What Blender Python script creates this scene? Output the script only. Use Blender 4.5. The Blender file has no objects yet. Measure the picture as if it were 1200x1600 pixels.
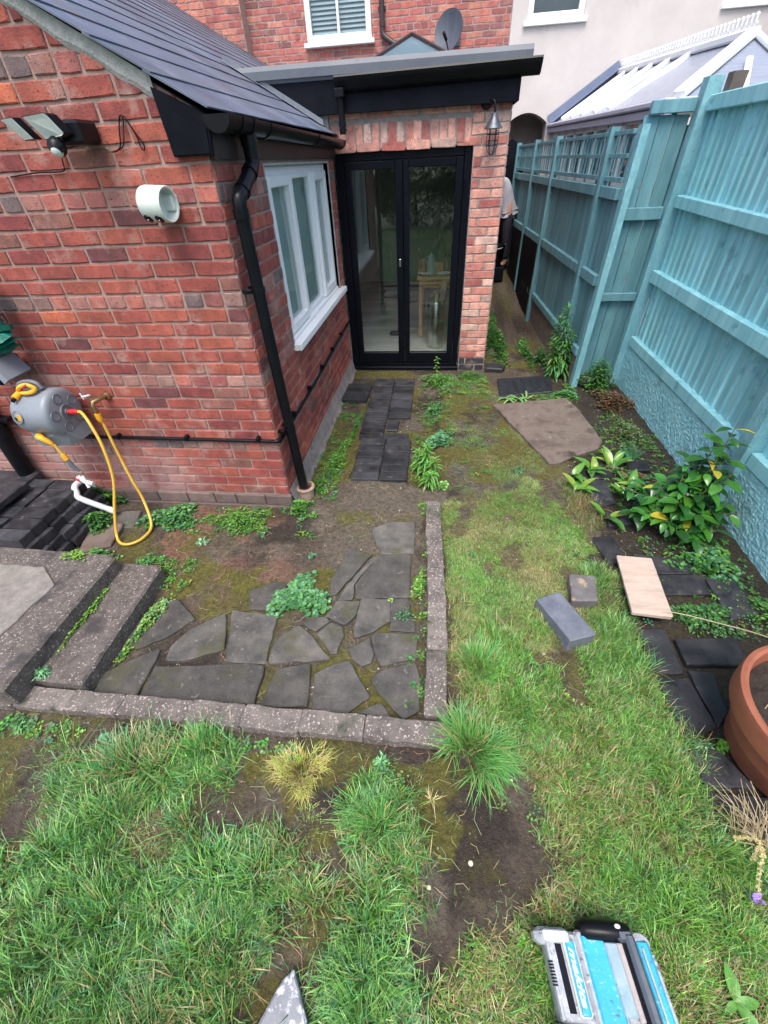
import bpy, bmesh, math, random
import numpy as np
from mathutils import Vector, Matrix
R_ = math.radians
random.seed(7); rng = np.random.default_rng(7)
S = bpy.context.scene; COL = S.collection
# ---------------------------------------------------------------- camera, sky, sun, exposure
cam = bpy.data.cameras.new('camera'); camo = bpy.data.objects.new('camera', cam); COL.objects.link(camo); S.camera = camo
cr = Vector((0.99268795, 0.11271278, -0.04320259)); cu = Vector((-0.03987531, 0.64401922, 0.76396937)); cf = Vector((-0.11393241, 0.75666047, -0.64380458))
m = Matrix.Identity(4)
for i in range(3): m[i][0], m[i][1], m[i][2] = cr[i], cu[i], -cf[i]
m[0][3], m[1][3], m[2][3] = 1.0474, -2.3321, 1.9616
camo.matrix_world = m
cam.sensor_fit = 'HORIZONTAL'; cam.sensor_width = 36; cam.lens = 650.69 / 1200 * 36; cam.clip_start = .02; cam.clip_end = 500
S.render.resolution_x, S.render.resolution_y = 768, 1024
W = bpy.data.worlds.new('World'); S.world = W; W.use_nodes = True
nt = W.node_tree; bg = nt.nodes['Background']; sky = nt.nodes.new('ShaderNodeTexSky'); sky.sky_type = 'NISHITA'; sky.sun_disc = False
SUN_EL, SUN_AZ = 64, 184
sky.sun_elevation = R_(SUN_EL); sky.sun_rotation = R_(SUN_AZ); sky.air_density = 1.0; sky.dust_density = 4.0; sky.ozone_density = 1.0
nt.links.new(sky.outputs[0], bg.inputs[0]); bg.inputs[1].default_value = 0.15
sl = bpy.data.lights.new('sun', 'SUN'); sl.energy = 1.15; sl.angle = R_(35); sl.color = (1, .97, .93)
so = bpy.data.objects.new('sun', sl); COL.objects.link(so)
az, el = R_(SUN_AZ), R_(SUN_EL)
sd = Vector((math.sin(az) * math.cos(el), math.cos(az) * math.cos(el), math.sin(el)))
so.rotation_euler = sd.to_track_quat('Z', 'Y').to_euler()
S.view_settings.view_transform = 'Standard'; S.view_settings.look = 'None'; S.view_settings.exposure = 1.12; S.view_settings.gamma = 1
# ---------------------------------------------------------------- helpers: materials
def nodes(name):
    mt = bpy.data.materials.new(name); mt.use_nodes = True
    return mt, mt.node_tree, mt.node_tree.nodes['Principled BSDF']
def N(t, kind, **kw):
    n = t.nodes.new(kind)
    for k, v in kw.items():
        if k in n.inputs: n.inputs[k].default_value = v
        else: setattr(n, k, v)
    return n
def ramp(t, src, stops):
    r = t.nodes.new('ShaderNodeValToRGB'); e = r.color_ramp.elements
    while len(e) < len(stops): e.new(.5)
    for q, (p, c) in zip(e, stops): q.position = p; q.color = (*c, 1) if len(c) == 3 else c
    t.links.new(src, r.inputs[0]); return r.outputs[0]
def mixc(t, a, b, fac, mode='MIX'):
    n = t.nodes.new('ShaderNodeMix'); n.data_type = 'RGBA'; n.blend_type = mode
    for i, v in ((0, fac), (6, a), (7, b)):
        if hasattr(v, 'links') or hasattr(v, 'node'): t.links.new(v, n.inputs[i])
        else: n.inputs[i].default_value = v if i == 0 else (*v, 1)
    return n.outputs[2]
def mat(name, c1, c2=None, scale=8, rough=.6, bump=.2, bscale=60, metallic=0, tone=False, spots=None, spec=.5, detail=6, stretch=None, rough2=None, coat=0, dist=.004, spots2=None):
    """noise-mottled principled surface; tone=True multiplies by the per-face 'tone' attribute; spots=(colour, scale, threshold)"""
    mt, t, b = nodes(name)
    tc0 = N(t, 'ShaderNodeTexCoord'); oi = N(t, 'ShaderNodeObjectInfo'); ms = N(t, 'ShaderNodeMath', operation='MULTIPLY'); ms.inputs[1].default_value = 23.0; t.links.new(oi.outputs['Random'], ms.inputs[0])
    va = N(t, 'ShaderNodeVectorMath', operation='ADD'); t.links.new(tc0.outputs['Object'], va.inputs[0]); t.links.new(ms.outputs[0], va.inputs[1]); src = va.outputs[0]   # so that no two stones carry the same stains
    class _T: outputs = {'Object': src}
    tc = _T
    if stretch:
        mp = N(t, 'ShaderNodeMapping'); mp.inputs['Scale'].default_value = stretch; t.links.new(src, mp.inputs[0]); src = mp.outputs[0]
    n1 = N(t, 'ShaderNodeTexNoise', Scale=scale, Detail=detail, Roughness=.65); t.links.new(src, n1.inputs['Vector'])
    col = ramp(t, n1.outputs[0], [(.3, c1), (.7, c2 or c1)])
    if tone:
        at = N(t, 'ShaderNodeAttribute', attribute_name='tone'); col = mixc(t, at.outputs['Color'], col, 1.0, 'MULTIPLY')
    for sp in (spots, spots2):
        if sp:
            n2 = N(t, 'ShaderNodeTexNoise', Scale=sp[1], Detail=4, Roughness=.6); t.links.new(tc.outputs['Object'], n2.inputs['Vector'])
            f = ramp(t, n2.outputs[0], [(sp[2], (0, 0, 0)), (min(1, sp[2] + (sp[3] if len(sp) > 3 else .06)), (1, 1, 1))])
            col = mixc(t, col, sp[0], f)
    t.links.new(col, b.inputs['Base Color'])
    b.inputs['Roughness'].default_value = rough; b.inputs['Metallic'].default_value = metallic; b.inputs['Specular IOR Level'].default_value = spec
    b.inputs['Coat Weight'].default_value = coat; b.inputs['Coat Roughness'].default_value = .15
    if rough2 is not None:
        rr = ramp(t, n1.outputs[0], [(.35, (rough,) * 3), (.65, (rough2,) * 3)]); t.links.new(rr, b.inputs['Roughness'])
    if bump:
        n3 = N(t, 'ShaderNodeTexNoise', Scale=bscale, Detail=5, Roughness=.7); t.links.new(src, n3.inputs['Vector'])
        bp = N(t, 'ShaderNodeBump', Strength=bump, Distance=dist); t.links.new(n3.outputs[0], bp.inputs['Height']); t.links.new(bp.outputs[0], b.inputs['Normal'])
    return mt
def glassmat(name, tint=(1, 1, 1), refl=1.0):
    mt, t, b = nodes(name); t.nodes.remove(b); out = t.nodes['Material Output']
    tr = N(t, 'ShaderNodeBsdfTransparent'); tr.inputs[0].default_value = (*tint, 1)
    gl = N(t, 'ShaderNodeBsdfGlossy', Roughness=.0); gl.inputs[0].default_value = (refl, refl, refl, 1)
    lw = N(t, 'ShaderNodeLayerWeight', Blend=.5); pw = N(t, 'ShaderNodeMath', operation='POWER'); pw.inputs[1].default_value = 4.0; ma = N(t, 'ShaderNodeMath', operation='MULTIPLY_ADD'); ma.inputs[1].default_value = .9; ma.inputs[2].default_value = .05
    mx = N(t, 'ShaderNodeMixShader'); t.links.new(lw.outputs['Facing'], pw.inputs[0]); t.links.new(pw.outputs[0], ma.inputs[0])
    t.links.new(ma.outputs[0], mx.inputs[0]); t.links.new(tr.outputs[0], mx.inputs[1]); t.links.new(gl.outputs[0], mx.inputs[2]); t.links.new(mx.outputs[0], out.inputs[0])
    return mt
# ---------------------------------------------------------------- helpers: meshes
def link(name, me, mt, parent=None, smooth=False):
    o = bpy.data.objects.new(name, me); COL.objects.link(o)
    if mt is not None: me.materials.append(mt)
    if parent is not None: o.parent = parent
    if smooth:
        me.polygons.foreach_set('use_smooth', [True] * len(me.polygons))
    return o
def thing(name, label, cat, loc=(0, 0, 0), group=None, rotz=0):
    o = bpy.data.objects.new(name, None); COL.objects.link(o); o.location = loc; o.rotation_euler = (0, 0, rotz); o.empty_display_size = .1
    o['label'] = label; o['category'] = cat
    if group: o['group'] = group
    return o
def tag(o, label, cat, group=None):
    o['label'] = label; o['category'] = cat
    if group: o['group'] = group
    return o
class MB:
    def __init__(s): s.v = []; s.f = []; s.c = []; s.mi = []; s.cm = 0
    def add(s, vs, fs, c=(1, 1, 1)):
        n = len(s.v); s.v += [tuple(p) for p in vs]; s.f += [tuple(i + n for i in q) for q in fs]; s.c += [c] * len(fs); s.mi += [s.cm] * len(fs)
    def quad(s, a, b, c_, d, c=(1, 1, 1)): s.add([a, b, c_, d], [(0, 1, 2, 3)], c)
    def prism(s, poly, z0, z1, ch=0, c=(1, 1, 1), tilt=None):
        """vertical prism over a polygon (counter-clockwise), chamfered top edge"""
        n = len(poly); cx = sum(p[0] for p in poly) / n; cy = sum(p[1] for p in poly) / n
        a = sum(poly[i][0] * poly[(i + 1) % n][1] - poly[(i + 1) % n][0] * poly[i][1] for i in range(n))
        if a < 0: poly = poly[::-1]
        tz = (lambda x, y: 0) if tilt is None else (lambda x, y: tilt[0] * (x - cx) + tilt[1] * (y - cy))
        def ins(p, d):
            l = math.hypot(p[0] - cx, p[1] - cy) + 1e-6; k = max(0, 1 - d * 1.3 / l); return (cx + (p[0] - cx) * k, cy + (p[1] - cy) * k)
        v = [(x, y, z0) for x, y in poly] + [(x, y, z1 - ch + tz(x, y)) for x, y in poly]
        f = [tuple(range(n))[::-1]] + [(i, (i + 1) % n, n + (i + 1) % n, n + i) for i in range(n)]
        if ch:
            v += [(*ins(p, ch), z1 + tz(*p)) for p in poly]
            f += [(n + i, n + (i + 1) % n, 2 * n + (i + 1) % n, 2 * n + i) for i in range(n)] + [tuple(range(2 * n, 3 * n))]
        else: f += [tuple(range(n, 2 * n))]
        s.add(v, f, c)
    def box(s, x0, y0, z0, x1, y1, z1, ch=0, c=(1, 1, 1), M=None):
        if ch <= 0:
            v = [(x, y, z) for z in (z0, z1) for y in (y0, y1) for x in (x0, x1)]
            f = [(0, 2, 3, 1), (4, 5, 7, 6), (0, 1, 5, 4), (2, 6, 7, 3), (0, 4, 6, 2), (1, 3, 7, 5)]
        else:
            v = []; idx = {}
            L = ((x0, x1), (y0, y1), (z0, z1))
            for cx in (0, 1):
                for cy in (0, 1):
                    for cz in (0, 1):
                        for ax in range(3):
                            p = [L[0][cx], L[1][cy], L[2][cz]]
                            for k in range(3):
                                if k != ax: p[k] += ch * (1 if (cx, cy, cz)[k] == 0 else -1)
                            idx[(cx, cy, cz, ax)] = len(v); v.append(tuple(p))
            f = []
            for ax in range(3):
                o = [k for k in range(3) if k != ax]
                for sd_ in (0, 1):
                    ring = []
                    for a, b in ((0, 0), (1, 0), (1, 1), (0, 1)):
                        k = [0, 0, 0]; k[ax] = sd_; k[o[0]] = a; k[o[1]] = b; ring.append(idx[(*k, ax)])
                    f.append(tuple(ring))
            for ax in range(3):
                o = [k for k in range(3) if k != ax]
                for a in (0, 1):
                    for b in (0, 1):
                        k0 = [0, 0, 0]; k0[o[0]] = a; k0[o[1]] = b; k1 = list(k0); k1[ax] = 1
                        f.append((idx[(*k0, o[0])], idx[(*k1, o[0])], idx[(*k1, o[1])], idx[(*k0, o[1])]))
            for cx in (0, 1):
                for cy in (0, 1):
                    for cz in (0, 1): f.append(tuple(idx[(cx, cy, cz, a)] for a in range(3)))
        if M is not None: v = [tuple(M @ Vector(p)) for p in v]
        s.add(v, f, c)
    def bar(s, a, b, w, h, ch=0, up=(0, 0, 1), c=(1, 1, 1)):
        a = Vector(a); b = Vector(b); d = b - a; L = d.length; d.normalize(); sx = d.cross(Vector(up)).normalized(); uz = sx.cross(d)
        M = Matrix(((d.x, sx.x, uz.x, a.x), (d.y, sx.y, uz.y, a.y), (d.z, sx.z, uz.z, a.z), (0, 0, 0, 1)))
        s.box(0, -w / 2, -h / 2, L, w / 2, h / 2, ch, c, M)
    def tube(s, pts, r, n=12, cap=True, c=(1, 1, 1)):
        pts = [Vector(p) for p in pts]; rs = r if isinstance(r, (list, tuple)) else [r] * len(pts)
        v = []; f = []; prev = None
        for i, p in enumerate(pts):
            d = (pts[min(i + 1, len(pts) - 1)] - pts[max(i - 1, 0)]).normalized()
            if prev is None: sx = d.orthogonal().normalized()
            else: sx = (prev - d * prev.dot(d)).normalized()
            prev = sx; sy = d.cross(sx)
            for k in range(n):
                a = 2 * math.pi * k / n; v.append(p + (sx * math.cos(a) + sy * math.sin(a)) * rs[i])
        for i in range(len(pts) - 1):
            for k in range(n): f.append((i * n + k, i * n + (k + 1) % n, (i + 1) * n + (k + 1) % n, (i + 1) * n + k))
        if cap: f += [tuple(range(n))[::-1], tuple(range((len(pts) - 1) * n, len(pts) * n))]
        s.add(v, f, c)
    def lathe(s, prof, o=(0, 0, 0), ax=(0, 0, 1), n=32, c=(1, 1, 1), closed=False, up=None):
        ax = Vector(ax).normalized(); sx = (Vector(up) if up else ax.orthogonal()).normalized(); sx = (sx - ax * sx.dot(ax)).normalized(); sy = ax.cross(sx); o = Vector(o)
        v = [o + ax * h + (sx * math.cos(2 * math.pi * k / n) + sy * math.sin(2 * math.pi * k / n)) * r for r, h in prof for k in range(n)]
        f = []
        for i in range(len(prof) - 1):
            for k in range(n): f.append((i * n + k, i * n + (k + 1) % n, (i + 1) * n + (k + 1) % n, (i + 1) * n + k))
        s.add(v, f, c)
    def leaf(s, base, d, up, L, w, fold=.25, curl=.3, c=(1, 1, 1), seg=4, tipw=.0):
        d = Vector(d).normalized(); up = Vector(up); sx = d.cross(up)
        if sx.length < 1e-4: sx = d.orthogonal()
        sx.normalize(); u = sx.cross(d); base = Vector(base); v = []; f = []
        for i in range(seg + 1):
            t = i / seg; ww = w / 2 * (math.sin(math.pi * min(1, t * .92 + .06)) ** .8) * (1 - .25 * t); 
            if i == seg: ww = w * .02
            p = base + d * L * t * (1 - .25 * curl * t) - u * (curl * L * t * t) * .6
            v += [p - sx * ww + u * ww * fold * 1.6, p, p + sx * ww + u * ww * fold * 1.6]
        for i in range(seg):
            a = 3 * i; f += [(a, a + 1, a + 4, a + 3), (a + 1, a + 2, a + 5, a + 4)]
        s.add(v, f, c)
    def build(s, name, mt, parent=None, smooth=False, tone=True, angle=None):
        me = bpy.data.meshes.new(name); me.from_pydata(s.v, [], s.f); 
        if tone:
            at = me.color_attributes.new('tone', 'FLOAT_COLOR', 'CORNER')
            ls = np.empty(len(me.polygons), dtype=np.int64); me.polygons.foreach_get('loop_total', ls)
            cc = np.ones((len(s.c), 4)); cc[:, :3] = np.array(s.c).reshape(-1, 3)[:, :3]
            at.data.foreach_set('color', np.repeat(cc, ls, axis=0).ravel())
        me.update()
        if isinstance(mt, (list, tuple)):
            for q in mt: me.materials.append(q)
            me.polygons.foreach_set('material_index', s.mi); mt = None
        o = link(name, me, mt, parent, smooth)
        if smooth and angle is not False:
            try: me.set_sharp_from_angle(angle=R_(angle or 40))
            except Exception: pass
        bm = bmesh.new(); bm.from_mesh(me); bmesh.ops.recalc_face_normals(bm, faces=bm.faces) if not getattr(s, 'noflip', False) else None
        bm.to_mesh(me); bm.free()
        return o
def spline(pts, n=8):
    """Catmull-Rom through points"""
    P = [Vector(p) for p in pts]; P = [P[0] * 2 - P[1]] + P + [P[-1] * 2 - P[-2]]; out = []
    for i in range(1, len(P) - 2):
        for k in range(n):
            t = k / n; a, b, c, d = P[i - 1:i + 3]
            out.append(.5 * ((2 * b) + (c - a) * t + (2 * a - 5 * b + 4 * c - d) * t * t + (3 * b - a - 3 * c + d) * t ** 3))
    out.append(P[-2]); return out
_g = rng.random((256, 256))
def vn(x, y, sc, seed=0):
    """value noise 0..1, vectorised"""
    x = np.asarray(x, float) * sc + 37.3 * seed; y = np.asarray(y, float) * sc + 11.7 * seed
    xi = np.floor(x).astype(int); yi = np.floor(y).astype(int); fx = x - xi; fy = y - yi; fx = fx * fx * (3 - 2 * fx); fy = fy * fy * (3 - 2 * fy)
    g = lambda a, b: _g[a % 256, b % 256]
    return (g(xi, yi) * (1 - fx) + g(xi + 1, yi) * fx) * (1 - fy) + (g(xi, yi + 1) * (1 - fx) + g(xi + 1, yi + 1) * fx) * fy
def fbm(x, y, sc, seed=0): return .5 * vn(x, y, sc, seed) + .27 * vn(x, y, sc * 2.1, seed + 1) + .15 * vn(x, y, sc * 4.3, seed + 2) + .08 * vn(x, y, sc * 8.7, seed + 3)
def inpoly(x, y, poly):
    x = np.asarray(x); y = np.asarray(y); r = np.zeros(x.shape, bool); n = len(poly)
    for i in range(n):
        x1, y1 = poly[i]; x2, y2 = poly[(i + 1) % n]
        if y1 == y2: continue
        cnd = ((y1 > y) != (y2 > y)) & (x < (x2 - x1) * (y - y1) / (y2 - y1) + x1); r ^= cnd
    return r
def sstep(a, b, x): t = np.clip((x - a) / (b - a), 0, 1); return t * t * (3 - 2 * t)
# ---------------------------------------------------------------- materials
BRICK = mat('brick', (.66, .66, .70), (1.34, 1.32, 1.26), 13, .8, 1, 120, tone=True, spots=((.42, .28, .24), 8, .56, .25), spots2=((.06, .03, .03), 75, .60, .08), dist=.005)
_t = BRICK.node_tree; _b = _t.nodes['Principled BSDF']; _tc = N(_t, 'ShaderNodeTexCoord'); _sx = N(_t, 'ShaderNodeSeparateXYZ'); _t.links.new(_tc.outputs['Object'], _sx.inputs[0])
_nz = N(_t, 'ShaderNodeTexNoise', Scale=3.2, Detail=6, Roughness=.7); _t.links.new(_tc.outputs['Object'], _nz.inputs['Vector'])
def _rng(o, a, b, c, d):
    n = N(_t, 'ShaderNodeMapRange'); _t.links.new(o, n.inputs[0]); n.inputs[1].default_value = a; n.inputs[2].default_value = b; n.inputs[3].default_value = c; n.inputs[4].default_value = d; return n.outputs[0]
def _mul(a, b):
    n = N(_t, 'ShaderNodeMath', operation='MULTIPLY'); _t.links.new(a, n.inputs[0]); _t.links.new(b, n.inputs[1]); return n.outputs[0]
_m = _mul(_mul(_rng(_sx.outputs[0], -.5, -.95, 0, 1), _rng(_sx.outputs[2], .62, .42, 0, 1)), _rng(_nz.outputs[0], .36, .62, 0, .75))   # lime bloom low on the left of the wall
_old = _b.inputs['Base Color'].links[0].from_socket; _t.links.new(mixc(_t, _old, (.40, .30, .28), _m), _b.inputs['Base Color'])
MORTAR = mat('mortar', (.26, .175, .148), (.40, .285, .245), 22, .95, .9, 130, dist=.004, spots=((.26, .20, .18), 3, .55, .25))
OLDMORTAR = mat('verge_mortar', (.34, .35, .34), (.50, .50, .48), 22, .95, 1, 60, dist=.01)
PLINTH = mat('plinth_render', (.16, .145, .14), (.3, .26, .25), 9, .9, .9, 70, dist=.006, spots=((.08, .10, .03), 6, .6))
BLACK = mat('black_plastic', (.004, .0045, .006), (.008, .009, .012), 6, .30, .1, 40, spec=.2, dist=.002)
BLACKM = mat('black_paint', (.004, .005, .008), (.009, .011, .017), 4, .55, .3, 60, spec=.08, dist=.002, spots=((.06, .065, .07), 14, .74, .08))
ANTH = mat('anthracite_frame', (.0025, .0035, .006), (.005, .0065, .011), 3, .38, .05, 200, spec=.12)
WHITE = mat('white_upvc', (.76, .79, .80), (.84, .86, .87), 3, .35, .05, 40)
SLATE = mat('roof_slate', (.060, .078, .115), (.125, .145, .19), 1.8, .42, .4, 22, tone=True, rough2=.6, spec=.7, dist=.003, spots=((.19, .21, .25), 5, .58, .2), spots2=((.11, .085, .085), 3, .60, .15))
LEAD = mat('lead_flashing', (.13, .15, .18), (.2, .225, .26), 5, .5, .3, 12, dist=.006)
GREYBAND = mat('grey_roof_edge', (.085, .10, .125), (.12, .14, .165), 3, .5, .3, 14, dist=.004, spots=((.03, .035, .04), 4, .66, .1))
TEAL = mat('teal_fence_paint', (.18, .47, .52), (.36, .69, .73), 3.2, .58, .6, 26, tone=True, stretch=(4, 4, .45), spots=((.085, .22, .26), 6, .60, .16), spots2=((.16, .17, .13), 30, .71, .06), dist=.004)
TEALOLD = mat('weathered_teal_paint', (.065, .185, .225), (.16, .35, .40), 2.4, .75, .8, 26, tone=True, stretch=(5, 5, .6), spots=((.15, .13, .11), 8, .64, .1), dist=.005)
TEALPEEL = mat('flaking_teal_paint', (.15, .38, .44), (.26, .53, .58), 9, .5, 1.0, 42, tone=True, spots=((.09, .07, .055), 30, .70, .04), dist=.012, stretch=(1, 1, .45))
TEALWALL = mat('teal_roughcast', (.25, .56, .62), (.36, .69, .73), 2, .5, 1.0, 46, spots=((.24, .32, .29), 22, .69, .08), spots2=((.13, .27, .27), 4, .62, .16), dist=.016, detail=3)
RENDERW = mat('pale_house_render', (.50, .46, .44), (.62, .575, .545), 1.6, .9, .3, 60, spots=((.42, .37, .35), 1.2, .6, .2))
CONC = mat('exposed_aggregate', (.062, .052, .046), (.15, .13, .115), 26, .85, 1, 90, spots=((.42, .37, .35), 95, .6, .05), spots2=((.05, .045, .045), 6, .56, .12), dist=.006)
KERB = mat('pebbled_kerb_concrete', (.075, .068, .060), (.21, .18, .16), 16, .85, 1, 110, spots=((.5, .42, .39), 90, .58, .06), spots2=((.055, .06, .04), 8, .56, .14), dist=.006, tone=True)
FLAG = mat('dark_flagstone', (.036, .036, .034), (.125, .115, .10), 9, .70, 1, 75, tone=True, spots=((.19, .175, .15), 26, .62, .1), spots2=((.06, .062, .02), 3.2, .56, .14), dist=.006)
SLAB = mat('brown_concrete_slab', (.085, .062, .052), (.22, .175, .145), 5, .75, .8, 70, spots=((.33, .29, .25), 22, .64, .1), spots2=((.05, .038, .03), 5, .55, .15), dist=.005)
BLUEB = mat('blue_brick', (.014, .015, .018), (.055, .055, .060), 9, .34, .8, 70, tone=True, rough2=.65, spec=.35, spots=((.15, .13, .11), 18, .64, .12), spots2=((.035, .045, .015), 7, .64, .1), dist=.004)
COVER = mat('inspection_cover', (.012, .014, .018), (.03, .034, .04), 14, .4, .8, 90, dist=.005)
SOIL = mat('dark_soil', (.018, .012, .009), (.05, .035, .026), 30, .9, 1, 70, dist=.012)
LEAF = mat('leaf', (.75, .8, .7), (1.2, 1.15, 1.1), 30, .42, .2, 60, tone=True, spec=.5)
GLOSSLEAF = mat('glossy_leaf', (.8, .85, .8), (1.2, 1.12, 1.0), 25, .24, .25, 40, tone=True, spec=.6)
GRASSM = mat('grass_blade', (.85, .85, .85), (1.2, 1.2, 1.2), 4, .38, 0, tone=True, spec=.6)
STEM = mat('stem', (.09, .13, .04), (.16, .1, .07), 20, .6, .2)
WOODP = mat('raw_plank', (.40, .31, .25), (.56, .45, .37), 3, .7, .5, 40, stretch=(2, 9, 2), spots=((.12, .08, .07), 18, .76, .04))
PINE = mat('pine_wood', (.45, .28, .14), (.62, .42, .22), 3, .45, .1, 40, stretch=(12, 12, 1))
TERRA = mat('terracotta', (.22, .066, .035), (.33, .115, .062), 5, .7, .4, 50, spots=((.42, .28, .22), 34, .74, .05), spots2=((.17, .055, .035), 3.5, .6, .15))
GREYPL = mat('grey_plastic', (.17, .195, .225), (.235, .265, .30), 7, .4, .25, 150, dist=.002)
DGREYPL = mat('dark_grey_plastic', (.10, .115, .135), (.14, .16, .18), 7, .45, .25, 150, dist=.002)
YEL = mat('yellow_plastic', (.75, .33, .01), (.85, .42, .03), 7, .35, .1)
HOSEM = mat('yellow_hose', (.62, .36, .04), (.75, .48, .08), 9, .4, .2, 90)
RED = mat('red_plastic', (.5, .02, .03), (.6, .03, .04), 7, .4, .1)
BRASS = mat('brass', (.35, .24, .12), (.5, .38, .2), 20, .35, .2, metallic=.9)
METAL = mat('brushed_steel', (.45, .46, .47), (.6, .6, .6), 4, .25, .1, 80, metallic=1, stretch=(1, 1, 30))
GALV = mat('grey_metal', (.09, .105, .125), (.14, .155, .18), 9, .4, .2, metallic=.6)
PALEG = mat('pale_green_plastic', (.55, .62, .57), (.63, .69, .64), 3, .4, .05)
PANEL = mat('pale_lens', (.55, .62, .59), (.66, .72, .68), 60, .3, .3, 300)
WHITEPL = mat('white_plastic', (.55, .58, .6), (.68, .7, .7), 9, .4, .15, spots=((.3, .3, .28), 12, .7))
BLUEPL = mat('blue_plastic', (.02, .30, .48), (.03, .40, .60), 8, .4, .4, 120, spots=((.32, .46, .52), 60, .57, .14), spots2=((.06, .09, .10), 45, .62, .1), dist=.002)
CLEARPL = mat('scuffed_grey_plastic', (.26, .28, .30), (.40, .43, .46), 14, .35, .5, 110, spots=((.62, .65, .67), 55, .60, .1), spots2=((.07, .07, .075), 34, .58, .12), dist=.003)
GPANE = glassmat('window_glass', (.85, .92, .92), .9)
GDOOR = glassmat('door_glass', (.90, .94, .92), 1.3)
# ---------------------------------------------------------------- ground: one sheet to the horizon
def gh(x, y):
    """ground height"""
    x = np.asarray(x, float); y = np.asarray(y, float)
    lawn = sstep(1.06, 1.2, x + .02 * np.clip(y, 0, 3)) * (1 - sstep(1.9, 2.7, y)) * .035
    front = (1 - sstep(-1.66, -1.56, y)) * .03
    z = np.maximum(lawn, front)
    z = z + sstep(4.7, 7.1, y) * .30 * sstep(1.2, 1.6, x)
    rough = (vn(x, y, 9, 5) - .5) * .012 + (vn(x, y, 31, 6) - .5) * .006
    gul = np.exp(-(((x - .98) / .09) ** 2)) * sstep(.35, .9, y) * (1 - sstep(1.9, 2.3, y)) * .05
    return z + rough - gul - .004
def axis(lo, hi, st, far):
    a = list(np.arange(lo, hi + 1e-6, st)); g = st; x = hi
    while x < far: g *= 1.35; x += g; a.append(x)
    g = st; x = lo
    while x > -far: g *= 1.35; x -= g; a.insert(0, x)
    return np.array(a)
ax_ = axis(-2.3, 3.3, .016, 200); ay_ = axis(-2.75, 3.0, .016, 200)
GX, GY = np.meshgrid(ax_, ay_); GZ = gh(GX, GY)
nx, ny = len(ax_), len(ay_)
vs = np.stack([GX, GY, GZ], -1).reshape(-1, 3)
ii = np.arange(nx * ny).reshape(ny, nx)
fq = np.stack([ii[:-1, :-1], ii[:-1, 1:], ii[1:, 1:], ii[1:, :-1]], -1).reshape(-1, 4)
me = bpy.data.meshes.new('ground'); me.vertices.add(len(vs)); me.vertices.foreach_set('co', vs.ravel())
me.loops.add(fq.size); me.loops.foreach_set('vertex_index', fq.ravel()); me.polygons.add(len(fq)); me.polygons.foreach_set('loop_start', np.arange(0, fq.size, 4)); me.polygons.foreach_set('loop_total', np.full(len(fq), 4))
me.update(); me.validate()
x, y = vs[:, 0], vs[:, 1]
X0_, Y0_ = x, y
x = x + (fbm(x, y, 5, 50) - .5) * .16 + (vn(x, y, 22, 51) - .5) * .04; y = y + (fbm(x, y, 5, 55) - .5) * .16 + (vn(x, y, 22, 56) - .5) * .04
mud = np.array([.088, .070, .052]); soil = np.array([.036, .027, .020]); moss = np.array([.105, .10, .016]); red = np.array([.20, .105, .075]); thatch = np.array([.15, .12, .055]); gravel = np.array([.155, .135, .105]); lawnc = np.array([.045, .10, .02])
def mixa(c, d, w): return c * (1 - w[:, None]) + d * w[:, None]
c = mixa(np.tile(mud, (len(x), 1)), soil, sstep(.45, .62, fbm(x, y, 3, 1)))
c = mixa(c, gravel, sstep(.5, .68, fbm(x, y, 5, 9)) * .6)
patio = inpoly(x, y, [(-.95, .05), (-.62, -.95), (1.0, -1.5), (1.0, .35), (0, .35)])
c = mixa(c, red, (sstep(.36, .56, fbm(x, y, 2.3, 3)) * patio * sstep(.55, -.1, x) * sstep(-1.15, -.8, y)) * .85)
c = mixa(c, gravel * .9, patio * sstep(.2, .5, x) * .7)
c = mixa(c, np.array([.075, .064, .048]), (patio & (y < -.75)) * .6)
mossw = sstep(.5, .66, fbm(x, y, 3.4, 12)) * .8
mossw = np.maximum(mossw, sstep(.36, .52, fbm(x, y, 4, 20)) * inpoly(x, y, [(1.08, .3), (1.12, 2.0), (1.6, 2.4), (2.0, 1.0), (1.9, .4)]) * .9)
mossw = np.maximum(mossw, sstep(.40, .55, fbm(x, y, 4, 22)) * inpoly(x, y, [(0, .25), (0, 1.8), (.35, 1.8), (.35, .3)]) * .95)
mossw = np.maximum(mossw, sstep(.46, .6, fbm(x, y, 5, 25)) * inpoly(x, y, [(.3, -1.66), (1.2, -1.66), (1.2, -2.0), (.3, -2.0)]) * .9)
mossw *= (1 - patio * (y > -.7) * (fbm(x, y, 7, 30) < .55) * .8); mossw = np.maximum(mossw, patio * (y < -.6) * sstep(.45, .6, fbm(x, y, 6, 33)))
c = mixa(c, moss, mossw)
LAWN = [(1.2, .10), (1.75, .42), (2.02, .05), (2.02, -.42), (2.07, -.96), (2.10, -1.27), (2.12, -1.54), (2.14, -1.7), (2.3, -1.95), (2.6, -2.6), (1.08, -2.7), (1.14, -2.24), (1.40, -2.07), (1.56, -1.94), (1.58, -1.74), (1.47, -1.66), (1.20, -1.62), (1.17, -1.0)]
LEFT = [(-1.3, -2.2), (-.5, -2.13), (-.40, -2.06), (-.52, -1.97), (-.42, -1.80), (-.22, -1.73), (-.04, -1.66), (.28, -1.65), (.27, -1.84), (-.06, -1.93), (.16, -1.98), (.5, -1.98), (.69, -2.04), (.73, -2.15), (.6, -2.23), (.55, -2.33), (.5, -2.5), (.5, -2.9), (-1.3, -2.9)]
MID = [(.82, -1.76), (.94, -1.76), (1.02, -1.96), (1.05, -2.08), (1.01, -2.17), (1.05, -2.4), (1.05, -2.9), (.68, -2.9), (.70, -2.4), (.76, -2.27), (.82, -2.16), (.78, -2.0)]
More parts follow.
